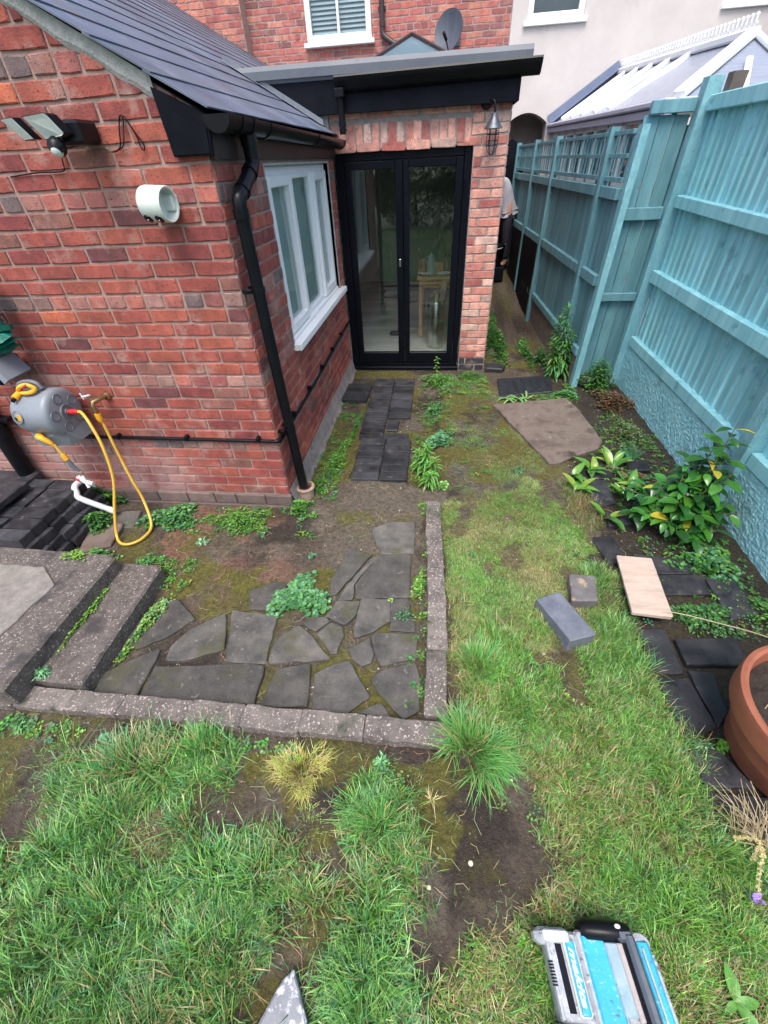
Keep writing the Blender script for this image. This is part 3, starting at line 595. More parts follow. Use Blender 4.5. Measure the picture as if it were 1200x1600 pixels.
def upvc_window(name, parent, x0, x1, z0, z1, y=0, mull=None, blind=False, sill=True):
    w = MB(); t = .085; w.box(x0, y, z0, x0 + t, y + .08, z1, .006); w.box(x1 - t, y, z0, x1, y + .08, z1, .006); w.box(x0 + t, y, z0, x1 - t, y + .08, z0 + t, .006); w.box(x0 + t, y, z1 - t, x1 - t, y + .08, z1, .006)
    if mull is not None: w.box(mull - .018, y - .004, z0 + t, mull + .018, y + .07, z1 - t, .004)
    f = w.build(name, WHITE, parent)
    q = MB(); q.box(x0 + t, y + .035, z0 + t, x1 - t, y + .04, z1 - t); q.build('pane', GPANE, f)
    if sill: q = MB(); q.box(x0 - .05, y - .075, z0 - .055, x1 + .05, y + .06, z0 - .002, .006); q.build('sill', WHITE, f)
    q = MB()
    if blind:
        zz = z0 + t + .02
        while zz < z1 - t: q.add([(x0 + t, y + .10, zz), (x1 - t, y + .10, zz), (x1 - t, y + .125, zz + .034), (x0 + t, y + .125, zz + .034), (x0 + t, y + .101, zz - .002), (x1 - t, y + .101, zz - .002), (x1 - t, y + .126, zz + .032), (x0 + t, y + .126, zz + .032)], [(0, 1, 2, 3), (7, 6, 5, 4), (0, 4, 5, 1), (3, 2, 6, 7)]); zz += .052
        q.build('venetian_blind', mat('blind_slat', (.42, .45, .5), (.5, .54, .6), 2, .4, 0), f)
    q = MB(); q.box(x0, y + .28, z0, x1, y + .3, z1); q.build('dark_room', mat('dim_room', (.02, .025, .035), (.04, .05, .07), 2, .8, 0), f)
    return f
upvc_window('sash_window', mh, SX0 - .01, SX1 + .01, SZ0, 5.6, y=-.03, mull=-.735, blind=True)
w = MB(); w.tube([(-.03, -.06, 6.2), (-.03, -.06, 3.56)], .04, 14); w.tube(spline([(-.03, -.06, 3.60), (-.028, -.062, 3.52), (.02, -.07, 3.46), (.20, -.08, 3.36), (.32, -.08, 3.30)], 5), .04, 14); w.tube([(-.03, -.06, 3.63), (-.03, -.06, 3.58)], .048, 14); w.box(-.09, -.04, 3.75, .03, .0, 3.79, .004); w.build('rainwater_pipe', mat('brown_pipe', (.03, .018, .02), (.05, .03, .03), 5, .35, .1), mh, True)
dish = thing('satellite_dish', 'small dark grey satellite dish on the red brick house above the roof edge', 'satellite dish', (1.03, 7.3, 3.42))
w = MB(); axd = Vector((-.45, -.86, .24)); w.lathe([(.235 * t, .05 * t * t) for t in (0, .25, .5, .75, 1)] + [(.238, .052), (.235, .058)] + [(.235 * t, .05 * t * t + .008) for t in (.75, .5, .25, 0)], (0, 0, 0), axd, 40); w.build('reflector', mat('grey_dish', (.045, .055, .075), (.075, .088, .115), 3, .5, .1, spots=((.05, .055, .065), 9, .6, .1), stretch=(4, 4, .7)), dish, True)
w = MB(); w.tube([(.0, -.02, -.22), (-.02, -.22, -.20), (-.06, -.36, -.10)], .010, 8); w.tube([(-.05, -.32, -.12), (-.09, -.40, -.06)], .022, 12); w.build('feed_arm', BLACK, dish, True)
w = MB(); w.tube([(0, .01, 0), (.1, .12, -.04), (.12, .29, -.04)], .014, 10); w.box(.07, .25, -.12, .17, .295, .05, .004); w.build('bracket', GALV, dish, True)
# rendered neighbour with an arched passage
nb = thing('rendered_house', 'pale rendered neighbouring house with an arched passage behind the teal fence', 'house', (1.96, 7.6, 0))
w = MB(); ax0, ax1, az = .03, .82, 2.28
arc = [(ax0 + (ax1 - ax0) * k / 14, az + .20 * math.sin(math.pi * k / 14) ** .8) for k in range(15)]
def pan(poly, y0, y1, m):
    n = len(poly); m.add([(a, y0, b) for a, b in poly] + [(a, y1, b) for a, b in poly], [tuple(range(n)), tuple(range(n, 2 * n))[::-1]] + [(i, (i + 1) % n, n + (i + 1) % n, n + i) for i in range(n)])
WN = [(.235, 1.07, 3.50, 5.0), (3.05, 4.2, 3.50, 5.0)]
pan([(0.0, -.2), (ax0, -.2), (ax0, az)] + arc[1:8] + [(arc[7][0], 3.49), (0, 3.49)], 0, .3, w)
pan([(ax1, -.2), (8, -.2), (8, 3.49), (arc[7][0], 3.49)] + arc[7:14][0:0] + arc[7:] [0:7], 0, .3, w)
xs_ = [0, WN[0][0], WN[0][1], WN[1][0], WN[1][1], 8]
for a, b in ((0, WN[0][0]), (WN[0][1], WN[1][0]), (WN[1][1], 8)): w.box(a, 0, 3.49, b, .3, 6.2)
w.build('rendered_wall', RENDERW, nb)
for a, b, c_, d in WN: upvc_window('window', nb, a, b, c_, d, y=.03)
w = MB(); w.box(-.4, .3, -.2, ax0 - .011, .949, 2.7); w.box(ax1 + .011, .3, -.2, 1.2, .949, 2.7); w.box(-.4, .95, -.2, 1.2, 1.1, 2.7); w.box(ax0 - .01, .3, 2.50, ax1 + .01, .949, 2.7); w.build('passage', mat('passage_plaster', (.40, .36, .34), (.55, .50, .48), 3, .9, .4), nb)
gt = MB(); pan([(.01, .2), (.50, .2), (.44, 2.03), (.20, 2.17), (.01, 2.02)], -.12, -.07, gt); gate = gt.build('passage_gate', BLACKM); gate.location = (1.97, 7.62, 0); tag(gate, 'tall black gate leaf standing open at the mouth of the arched passage', 'gate')
# conservatory
cv = thing('conservatory', 'white conservatory with a glazed ridge roof beyond the teal fence', 'conservatory', (2.81, 7.6, 0))
E0, E1 = Vector((0, 0, 2.31)), Vector((.04, -5.02, 2.237)); G0, G1 = Vector((.925, 0, 2.863)), Vector((.94, -3.95, 2.68)); H1 = Vector((2.0, -5.02, 2.23)); H0 = Vector((1.9, 0, 2.31))
ROOFPC = mat('milky_roof_sheet', (.20, .23, .29), (.30, .33, .40), 2, .25, .3, 60, stretch=(1, 30, 1), spec=.6)
w = MB(); dz = Vector((0, 0, -.03))
for q in ([E0, E1, G1, G0], [E1, H1, G1], [H1, H0, G0, G1]): n = len(q); w.add(q + [p + dz for p in q], [tuple(range(n)), tuple(range(n, 2 * n))[::-1]] + [(i, (i + 1) % n, n + (i + 1) % n, n + i) for i in range(n)])
w.build('roof_glazing', ROOFPC, cv)
for t in (.09, .235, .38, .525, .67):
    w = MB(); a = E0.lerp(E1, t * .86 + .02) + Vector((.05, 0, .04)); b = G0.lerp(G1, t + .03) + Vector((-.05, 0, -.02)); w.bar(a, b, .065, .05, .012, up=(0, 1, .2)); w.build('glazing_bar', WHITE, cv)
w = MB(); w.bar(E1 + Vector((.02, 0, .03)), G1 + Vector((0, 0, .03)), .10, .06, .012); w.build('hip_bar', WHITE, cv)
for t in (.25, .5, .75):
    w = MB(); w.bar(E1.lerp(H1, t) + Vector((0, 0, .03)), E1.lerp(H1, t).lerp(G1, .96 if t == .5 else .5) + Vector((0, 0, .03)), .05, .04, .01); w.build('glazing_bar', WHITE, cv)
w = MB(); w.bar(G0 + Vector((0, 0, .02)), G1 + Vector((0, 0, .02)), .12, .07, .015)
rd = w.build('ridge', WHITE, cv)
w = MB(); n = 46
for i in range(n):
    p = G0.lerp(G1, (i + .5) / n) + Vector((0, 0, .05)); w.box(p.x - .006, p.y - .012, p.z, p.x + .006, p.y + .012, p.z + .075, .002); w.lathe([(0, -.018), (.014, -.009), (.017, 0), (.014, .009), (0, .018)], p + Vector((0, 0, .085)), (0, 0, 1), 8)
w.bar(G0 + Vector((0, 0, .085)), G1 + Vector((0, 0, .085)), .012, .012); w.build('ridge_cresting', WHITE, rd)
w = MB(); w.bar(E0 + Vector((-.03, 0, -.01)), E1 + Vector((-.03, 0, -.01)), .10, .05, .012); w.bar(E0 + Vector((-.02, 0, -.07)), E1 + Vector((-.02, 0, -.07)), .06, .06, .004); w.bar(E1 + Vector((0, -.03, -.02)), H1 + Vector((0, -.03, -.02)), .1, .06, .012); w.build('eaves_gutter', mat('lilac_white_upvc', (.42, .42, .50), (.5, .5, .58), 3, .4), cv)
w = MB(); w.bar(E0 + Vector((-.06, -.02, .05)), G0 + Vector((-.02, -.02, .09)), .14, .012, up=(0, 1, 0)); w.bar(E0 + Vector((-.02, -.06, .03)), G0 + Vector((-.02, -.06, .06)), .012, .14, up=(0, 1, 0)); w.build('lead_flashing', mat('blue_lead', (.13, .17, .26), (.20, .24, .34), 4, .5, .4, 20), cv)
w = MB(); w.box(.03, -5.0, -.1, .15, -.01, .75); w.box(.15, -5.0, -.1, 2.0, -4.9, .75); w.build('dwarf_wall', RENDERW, cv)
w = MB()
for i in range(10):
    y_ = -.06 - i * .54; w.box(.03, y_ - .07, .75, .10, y_, 2.2, .005)
w.box(.03, -4.99, .752, .10, -.01, .82, .005); w.box(.03, -4.99, 1.62, .105, -.01, 1.70, .005); w.box(.03, -4.99, 2.13, .10, -.01, 2.20, .005); wf = w.build('window_frame', WHITE, cv)
w = MB(); w.box(.055, -4.97, .82, .06, -.03, 2.13); w.build('pane', GPANE, wf)
w = MB(); w.box(.5, -4.9, 0, .52, -.1, 2.1); w.build('inner_curtain', BLIND, cv)
# ---------------------------------------------------------------- fences on the right
def boards(m, p0, p1, z0, z1, wd, out, seed=0, th=.021):
    """overlapping vertical feather-edge boards from p0 to p1 (xy), facing 'out'"""
    p0 = Vector((*p0, 0)); p1 = Vector((*p1, 0)); d = (p1 - p0); L = d.length; d.normalize(); out = Vector((*out, 0)); r = random.Random(seed); s_ = 0
    while s_ < L - .01:
        e = min(s_ + wd * r.uniform(.90, 1.10), L); k = r.uniform(.76, 1.16); a = p0 + d * s_; b = p0 + d * (e + .0); j = r.uniform(-.003, .003)
        t0, t1 = .004 + j * .3, th + j * .3; dz = r.uniform(-.006, .004)
        # a thin edge and a thick edge, chamfered so a dark joint shows
        A = [a + out * t0, b - d * .008 + out * t1, b - d * .006 + out * (t1 - .005), b - d * .006 - out * .004, a - out * .004]
        n = 5; V = [(q.x, q.y, z0 + r.uniform(0, .002)) for q in A] + [(q.x, q.y, z1 + dz) for q in A]
        m.add(V, [(i, (i + 1) % n, n + (i + 1) % n, n + i) for i in range(n)] + [tuple(range(n))[::-1], tuple(range(n, 2 * n))], (k, k * r.uniform(.98, 1.02), k * r.uniform(.98, 1.03))); s_ = e
def near_panel(y0, y1, label, sd_, dz=0):
    t = thing('panel_fence', label, 'fence', (2.95, (y0 + y1) / 2, .43), 'tall teal fence panels on the roughcast wall'); o = Vector((2.95, (y0 + y1) / 2, .43))
    m = MB(); boards(m, (.055, y1 - o.y), (.055, y0 - o.y), .06, 1.78, .098, (-1, 0), sd_); m.build('boards', TEAL, t)
    for z0, z1, sag, thk in ((1.71 + dz, 1.80 + dz, 0, .05), (1.13, 1.215, .05, .055), (.575, .675, .02, .055)):
        m = MB(); a = Vector((.05 - thk / 2 + .0, y1 - .01 - o.y, (z0 + z1) / 2)); b = Vector((.05 - thk / 2, y0 + .01 - o.y, (z0 + z1) / 2 - sag)); k = random.uniform(.95, 1.1); m.bar(a, b, thk, z1 - z0, .006, c=(k, k, k)); m.build('rail', TEAL, t)
    m = MB(); m.box(.0, y0 - o.y, .0, .06, y1 - o.y, .095, .007); m.build('gravel_board', TEAL, t)
    return t
near_panel(.16, 2.215, 'tall teal boarded fence panel rising from the roughcast wall beside the bushy shrub', 3)
near_panel(-1.75, .05, 'teal boarded fence panel at the right edge behind the top of the shrub', 8, dz=.02)
w = MB()
for i in range(14):
    pass
w.box(2.966, -3.5, -.2, 3.15, 2.26, .428, .004)
_y = np.arange(-1.9, 2.2601, .0085); _z = np.arange(-.06, .4281, .0085); _Y, _Z = np.meshgrid(_y, _z)
_d = .0045 * (1 - np.abs(2 * vn(_Y, _Z, 42, 3) - 1)) ** 2 + .003 * vn(_Y, _Z, 95, 8) * (.4 + vn(_Y, _Z, 20, 9)); _d = _d * np.clip((_Z + .07) * 30, 0, 1)
_n = len(_y); w.add([(2.962 - float(a), float(b), float(c_)) for a, b, c_ in zip(_d.ravel(), _Y.ravel(), _Z.ravel())], [(j * _n + i, j * _n + i + 1, (j + 1) * _n + i + 1, (j + 1) * _n + i) for j in range(len(_z) - 1) for i in range(_n - 1)])
gw = w.build('garden_wall', TEALWALL, None, False); tag(gw, 'low roughcast wall painted teal under the tall fence panels', 'wall')
def post(x, y, z1, w_, label, lean=(0, 0), mt_=TEALPEEL, z0=-.05, group=None, d_=None):
    m = MB(); n = 26; d_ = d_ or w_; r = random.Random(int(y * 100)); V = []
    for i in range(n + 1):
        t = i / n; z = z0 + (z1 - z0) * t; ox, oy = lean[0] * t, lean[1] * t
        for sx, sy in ((-1, -1), (1, -1), (1, 1), (-1, 1)):
            V.append((ox + sx * (w_ / 2) + r.uniform(-.0018, .0018), oy + sy * (d_ / 2) + r.uniform(-.0018, .0018), z))
    F_ = [(i * 4 + k, i * 4 + (k + 1) % 4, i * 4 + 4 + (k + 1) % 4, i * 4 + 4 + k) for i in range(n) for k in range(4)] + [(3, 2, 1, 0), (n * 4, n * 4 + 1, n * 4 + 2, n * 4 + 3)]
    m.add(V, F_); o = m.build('fence_post', mt_); o.location = (x, y, 0); tag(o, label, 'post', group); return o
post(2.945, 2.29, 2.33, .105, 'thick teal fence post with flaking paint where the boarded return meets the tall panel', lean=(.02, -.02))
post(3.055, 2.13, 2.335, .09, 'weathered bare post top standing just behind the thick flaking teal post', mt_=mat('bare_weathered_wood', (.09, .075, .065), (.16, .14, .12), 8, .9, .8, 40))
post(2.965, .105, 2.33, .10, 'teal fence post at the right edge rising behind the shrub')
post(2.505, 2.19, 2.09, .055, 'slender teal post at the near end of the trellised fence', lean=(0.02, -.05), d_=.09)
FX = lambda y: 2.5 - .036 * (y - 2.18)
rt_ = thing('fence_return', 'narrow teal boarded return with a notched edge between the slender post and the thick post', 'fence', (2.56, 2.30, 0))
m = MB(); boards(m, (0, .01), (.335, .01), .09, 2.14, .115, (0, -1), 5, .012); m.build('boards', TEALOLD, rt_)
for z0, z1, k in ((2.145, 2.225, 1), (1.475, 1.565, 1), (.835, .905, .9)):
    m = MB(); m.box(.02, -.05, z0, .335, -.006, z1, .005, (k, k, k)); m.build('rail', TEALOLD, rt_)
m = MB(); m.box(.0, -.03, 0, .335, .02, .075, .005); m.build('gravel_board', mat('grey_concrete_board', (.12, .11, .10), (.2, .18, .16), 9, .9, .6), rt_)
for z0, z1 in ((.52, .60), (1.08, 1.15), (1.66, 1.72)): m = MB(); m.box(-.028, -.02, z0, -.001, .02, z1, .003); m.build('notch_block', TEAL, rt_)
PY = [2.19, 2.72, 4.65, 5.92, 7.5]
for i, (y_, lb) in enumerate(((2.72, 'second teal post from the near end of the trellised fence'), (4.65, 'middle teal post of the trellised fence where the dark boards begin'), (5.92, 'teal post of the trellised fence beyond the middle one'), (7.5, 'far end teal post of the trellised fence by the passage'))):
    post(FX(y_) - .02, y_, 2.10, .075, lb, lean=(.01, -.03), mt_=TEALOLD, group='posts of the trellised fence')
SPECS = ['short near section of the trellised teal fence behind the tall weed', 'wide middle section of the trellised teal fence with a splintered rail', 'far section of the trellised teal fence above dark boards', 'farthest section of the trellised teal fence beside the passage']
for i in range(4):
    y0, y1 = PY[i] + .04, PY[i + 1] - .04; x0, x1 = FX(y0), FX(y1)
    t = thing('trellis_fence', SPECS[i], 'fence', (x0, y0, 0), 'sections of the trellised fence'); L = y1 - y0; dx = x1 - x0
    pt = lambda s_, z, o_=0: Vector((dx * s_ + o_, L * s_, z))
    m = MB(); boards(m, (0.02, 0), (dx + .02, L), .30, 1.66, .13 if i != 1 else .2, (-1, 0), 20 + i, .010); m.build('boards', TEALOLD, t)
    for z, h, o_ in ((1.665, .085, -.01), (1.02, .09, -.012), (.36, .08, -.012)):
        m = MB(); m.bar(pt(0, z, o_), pt(1, z, o_), .045, h, .005, c=(1.05, 1.05, 1.05)); m.build('rail', TEALOLD, t)
    m = MB(); m.bar(pt(0, .14, .01), pt(1, .14, .01), .04, .34, .006); m.build('gravel_board', mat('concrete_board', (.11, .10, .09), (.2, .17, .15), 9, .9, .6), t)
    tr = MB(); tr.bar(pt(0, 2.055), pt(1, 2.055), .03, .03, .002); tr.bar(pt(0, 1.755), pt(1, 1.755), .03, .035, .002); tr.bar(pt(0, 1.91, -.012), pt(1, 1.91, -.012), .014, .03, .002)
    n = max(3, int(L / .13))
    for k in range(n + 1): s_ = (k + .15) / (n + .3); tr.bar(pt(s_, 1.74, .008), pt(s_, 2.06, .008), .024, .014, .001, up=(1, 0, 0))
    tr.build('trellis', TEALOLD, t)
    if i in (2, 3):
        m = MB(); boards(m, (-.03, .05), (dx - .03, L - (.02 if i == 2 else .7)), .05, .98, .16, (-1, 0), 40 + i, .01); m.build('dark_boards', BLACKM, t)
# ---------------------------------------------------------------- room behind the doors
w = MB(); r = random.Random(2)
y_ = 2.79
for i in range(34):
    x_ = -3.2 - r.random() * .6; wd = .14
    while x_ < 1.38:
        L = r.uniform(.7, 1.2); k = r.uniform(.8, 1.15); x2 = min(x_ + L, 1.384); w.box(max(x_, -3.2), y_, .0, x2 - .002, y_ + wd - .002, .03, .001, (k, k, k)); x_ += L
    y_ += wd
fl = w.build('floor', mat('grey_floor_planks', (.46, .44, .42), (.62, .60, .57), 3, .35, .2, 30, tone=True, stretch=(2, 14, 1))); fl['kind'] = 'structure'
w = MB(); w.box(-3.25, 2.7, 2.30, 1.384, 3.55, 2.36); w.box(-3.25, 4.65, 2.30, 1.384, 7.5, 2.36); w.box(-3.25, 3.551, 2.30, .1, 4.649, 2.36); w.box(1.2, 3.551, 2.30, 1.384, 4.649, 2.36); cl = w.build('ceiling', mat('ceiling_paint', (.4, .4, .4), (.42, .42, .42), 2, .9, 0)); cl['kind'] = 'structure'
w = MB(); w.box(-3.25, 2.9, 0, -3.2, 7.5, 2.3); w.box(-3.2, 7.45, 0, 1.384, 7.59, 2.3); w.box(-3.2, 2.665, 0, -.01, 2.70, 2.3); iw = w.build('interior_wall', mat('room_plaster', (.5, .52, .5), (.58, .6, .57), 2, .9, 0)); iw['kind'] = 'structure'
tb = thing('table', 'light pine table seen through the right hand door pane', 'table', (.76, 3.78, .03))
w = MB(); w.box(-.03, -.02, .72, .56, 1.05, .75, .006); w.build('tabletop', PINE, tb)
for a, b in ((0, 0), (.49, 0), (0, .97), (.49, .97)): w = MB(); w.box(a, b, 0, a + .05, b + .05, .72, .006); w.build('leg', PINE, tb)
w = MB(); w.box(.05, .008, .63, .49, .03, .719, .002); w.box(.01, .05, .63, .03, .97, .719, .002); w.build('apron', PINE, tb)
bn = thing('pedal_bin', 'tall brushed steel bin with a slanted top inside the doors', 'bin', (1.0, 3.40, .03))
w = MB(); w.lathe([(0, 0), (.105, 0), (.108, .01), (.108, .56), (.105, .565)], (0, 0, 0), (0, 0, 1), 40); w.build('bin_body', METAL, bn, True)
w = MB(); n = 40; V = [(.108 * math.cos(2 * math.pi * k / n), .108 * math.sin(2 * math.pi * k / n), .57) for k in range(n)] + [(.106 * math.cos(2 * math.pi * k / n), .106 * math.sin(2 * math.pi * k / n), .665 + .055 * math.cos(2 * math.pi * k / n)) for k in range(n)]
w.add(V, [(k, (k + 1) % n, n + (k + 1) % n, n + k) for k in range(n)] + [tuple(range(n))[::-1], tuple(range(n, 2 * n))]); w.build('lid', METAL, bn, True)
w = MB(); w.lathe([(0, 0), (.044, 0), (.055, .01), (.055, .14), (.05, .17), (.035, .215), (.019, .235), (.018, .25), (0, .25)], (0, 0, 0), (0, 0, 1), 24)
w.tube(spline([(-.035, 0, .215), (-.066, 0, .20), (-.07, 0, .16), (-.052, 0, .12)], 4), .010, 8); bt = w.build('milk_bottle', mat('pale_bottle_plastic', (.30, .42, .40), (.38, .5, .48), 4, .3, 0), None, True); bt.location = (.91, 3.92, .785); tag(bt, 'pale green plastic bottle with a handle standing on the pine table', 'bottle')
w = MB(); w.lathe([(0, 0), (.05, 0), (.06, .03), (.055, .12), (.04, .15), (0, .155)], (0, 0, 0), (0, 0, 1), 20); w.tube(spline([(-.05, -.02, .05), (-.05, -.03, .12), (0, -.03, .175), (.04, -.03, .13)], 5), .012, 8); tp = w.build('orange_jug', mat('orange_plastic', (.35, .12, .03), (.3, .2, .18), 12, .4), None, True); tp.location = (.80, 3.93, .785); tag(tp, 'orange rimmed jug on the table left of the pale bottle', 'jug')
w = MB(); w.lathe([(0, 0), (.045, 0), (.08, .012), (.085, .02), (.05, .026), (.085, .03), (.04, .036), (0, .034)], (0, 0, 0), (0, 0, 1), 28); pl = w.build('plate_stack', WHITEPL, None, True); pl.location = (1.08, 3.90, .782); tag(pl, 'white dishes stacked on the table right of the pale bottle', 'dishes')
vs_ = thing('stem_vase', 'dry stems standing in a jar on the table behind the dishes', 'vase', (1.12, 4.12, .78))
w = MB(); w.lathe([(0, 0), (.045, 0), (.05, .02), (.045, .16), (.05, .18)], (0, 0, 0), (0, 0, 1), 20); w.build('jar', mat('dull_glass', (.12, .14, .13), (.2, .22, .2), 8, .2), vs_, True)
w = MB(); r = random.Random(5)
for i in range(16): a = r.uniform(0, 6.28); q = r.uniform(.05, .16); h = r.uniform(.28, .5); w.tube([(0, 0, .05), (math.cos(a) * q * .4, math.sin(a) * q * .4, h * .6), (math.cos(a) * q, math.sin(a) * q, h)], [.003, .003, .002], 5)
w.build('stems', mat('dry_stem', (.16, .13, .07), (.25, .2, .11), 20, .8), vs_)
w = MB()
for i in range(8): y0 = i * .03; w.add([(.012 * (i % 2), y0, 0), (.012 * ((i + 1) % 2), y0 + .03, 0), (.012 * ((i + 1) % 2), y0 + .03, .62), (.012 * (i % 2), y0, .62), (.016 + .012 * (i % 2), y0, 0), (.016 + .012 * ((i + 1) % 2), y0 + .03, 0), (.016 + .012 * ((i + 1) % 2), y0 + .03, .62), (.016 + .012 * (i % 2), y0, .62)], [(0, 1, 2, 3), (7, 6, 5, 4), (3, 2, 6, 7), (0, 4, 5, 1)])
cl_ = w.build('towel', mat('blue_towel', (.02, .07, .3), (.03, .1, .38), 8, .9)); cl_.location = (1.33, 3.75, 1.05); tag(cl_, 'blue towel hanging on the room wall to the right of the table', 'towel')
w = MB(); w.tube([(0, 0, .06), (.02, .05, .6), (.05, .12, 1.25)], .011, 10); w.box(-.13, -.05, 0, .13, .05, .05, .02); mp_ = w.build('floor_mop', BLACK, None, True); mp_.location = (.47, 3.9, .031); tag(mp_, 'dark upright floor mop standing inside the left hand door pane', 'mop')
# ---------------------------------------------------------------- crazy paving
FL = [
 ([(0.642, -0.229), (0.761, -0.154), (0.925, -0.139), (0.94, -0.435), (0.735, -0.449), (0.685, -0.332)], 'brownish five sided flagstone at the house end of the paving beside the upright kerb', 1.35),
 ([(0.519, -0.429), (0.668, -0.477), (0.567, -0.663), (0.508, -0.801), (0.473, -0.82), (0.455, -0.706), (0.497, -0.542)], 'leaning dark flagstone just right of the round leaved weed', .95),
 ([(0.745, -0.477), (0.916, -0.459), (0.938, -0.791), (0.63, -0.822), (0.611, -0.728), (0.665, -0.603)], 'large squarish dark flagstone with two pale spots beside the upright kerb', .85),
 ([(0.682, -0.50), (0.732, -0.484), (0.65, -0.61), (0.598, -0.729), (0.609, -0.828), (0.527, -0.845), (0.543, -0.79), (0.597, -0.662)], 'narrow brown sliver of flagstone between the leaning stone and the large squarish one', 1.4),
 ([(-0.02, -0.826), (0.109, -0.749), (0.181, -0.761), (0.174, -0.951), (0.025, -0.948)], 'dark flagstone half hidden under the left side of the round leaved weed', .8),
 ([(0.521, -0.866), (0.649, -0.856), (0.637, -0.943), (0.592, -1.008), (0.483, -0.964)], 'small pale edged flagstone just below the leaning stone', 1.15),
 ([(0.662, -0.84), (0.829, -0.828), (0.835, -0.97), (0.755, -1.038), (0.668, -1.085), (0.655, -1.027)], 'flagstone speckled with white lichen in the middle of the paving', 1.1),
 ([(0.84, -0.825), (0.93, -0.815), (0.98, -1.02), (0.849, -1.022)], 'dark flagstone under the small trailing weed beside the gutter strip', .85),
 ([(0.768, -1.053), (0.978, -1.04), (0.999, -1.175), (0.824, -1.228), (0.79, -1.171), (0.76, -1.08)], 'grey flagstone left of the kerb with a straight upper edge', 1),
 ([(0.65, -1.157), (0.741, -1.092), (0.769, -1.173), (0.764, -1.218), (0.73, -1.243), (0.68, -1.211)], 'small six sided flagstone beside the bare reddish mortar', 1.1),
 ([(0.362, -1.021), (0.407, -0.98), (0.473, -0.98), (0.502, -0.996), (0.442, -1.06)], 'small triangular flagstone touching the lower edge of the round leaved weed', .95),
 ([(0.46, -1.084), (0.513, -1.013), (0.578, -1.035), (0.594, -1.085), (0.58, -1.178), (0.555, -1.19)], 'pale grey wedge shaped flagstone in the middle of the paving', 1.3),
 ([(0.25, -1.274), (0.246, -1.145), (0.34, -1.045), (0.425, -1.105), (0.553, -1.221)], 'fan shaped brownish flagstone below the round leaved weed', 1.2),
 ([(0.276, -1.487), (0.305, -1.315), (0.458, -1.268), (0.493, -1.472)], 'flagstone with a pale lichen disc second from the bottom left of the fan shaped one', .85),
 ([(0.506, -1.315), (0.583, -1.26), (0.655, -1.234), (0.783, -1.403), (0.693, -1.480), (0.535, -1.494)], 'large grey five sided flagstone against the front kerb', .95),
 ([(0.806, -1.294), (0.883, -1.25), (0.99, -1.212), (1.02, -1.323), (1.02, -1.442), (0.953, -1.485), (0.837, -1.378), (0.79, -1.317)], 'greenish grey flagstone in the corner where the two kerbs meet', .9),
 ([(0.742, -1.484), (0.84, -1.433), (0.862, -1.45), (0.887, -1.492)], 'small flat triangular flagstone tucked against the front kerb', 1),
 ([(-0.073, -0.973), (0.19, -0.995), (0.222, -1.272), (0.016, -1.275)], 'squarish brown grey flagstone left of the fan shaped one', 1.15),
 ([(-0.335, -1.35), (0.12, -1.297), (0.219, -1.30), (0.238, -1.493), (-0.33, -1.518)], 'longest dark rectangular flagstone lying along the front kerb', .7),
 ([(-0.596, -1.409), (-0.449, -1.298), (-0.375, -1.256), (-0.372, -1.364), (-0.36, -1.508), (-0.572, -1.509)], 'dark flagstone between the lower step and the longest rectangular one', .8),
 ([(-0.543, -0.96), (-0.442, -0.93), (-0.28, -1.049), (-0.4, -1.18), (-0.505, -1.25), (-0.585, -1.228), (-0.58, -1.089)], 'large smooth greenish flagstone beside the foot of the lower step', .8),
 ([(-0.108, -1.008), (-0.029, -1.22), (-0.201, -1.292), (-0.30, -1.303), (-0.312, -1.229), (-0.255, -1.118)], 'rough flagstone with whitish flaking between the greenish and the brown grey ones', 1.1)]
rr = random.Random(11)
def rag(poly, step=.045, amp=.0055, r=rr):
    out = []; n = len(poly)
    for i in range(n):
        a, b = Vector(poly[i]), Vector(poly[(i + 1) % n]); L = (b - a).length; k = max(1, int(L / step)); nn = Vector((-(b - a).y, (b - a).x)) / (L + 1e-6)
        for j in range(k):
            t = j / k; p = a.lerp(b, t) + (nn * r.uniform(-amp, amp) if j else Vector((0, 0))); 
            if j == 0 and L > .05: p = a.lerp(b, .006 / L)
            out.append((p.x, p.y))
        if L > .05: p = a.lerp(b, 1 - .006 / L); out.append((p.x, p.y))
    return out
def local(poly):
    cx = sum(p[0] for p in poly) / len(poly); cy = sum(p[1] for p in poly) / len(poly); return (cx, cy), [(p[0] - cx, p[1] - cy) for p in poly]
def slab(name, poly, z0, z1, mt_, label, cat, group=None, ch=.006, tone=1., tilt=None, ragged=.0055):
    (cx, cy), P = local(poly); m = MB(); m.prism(rag(P, amp=ragged), z0, z1, ch, (tone, tone, tone), tilt); o = m.build(name, mt_); o.location = (cx, cy, 0); tag(o, label, cat, group); return o
def grow(P_, d=.0105):
    cx = sum(p[0] for p in P_) / len(P_); cy = sum(p[1] for p in P_) / len(P_); return [(x_ + (x_ - cx) / math.hypot(x_ - cx, y_ - cy) * d, y_ + (y_ - cy) / math.hypot(x_ - cx, y_ - cy) * d) for x_, y_ in P_]
for poly, lb, k in FL: slab('flagstone', grow(poly), -.04, .014 + rr.uniform(-.004, .003), FLAG, lb, 'flagstone', 'flagstones of the crazy paving', .004, k, (rr.uniform(-.01, .01), rr.uniform(-.01, .01)))
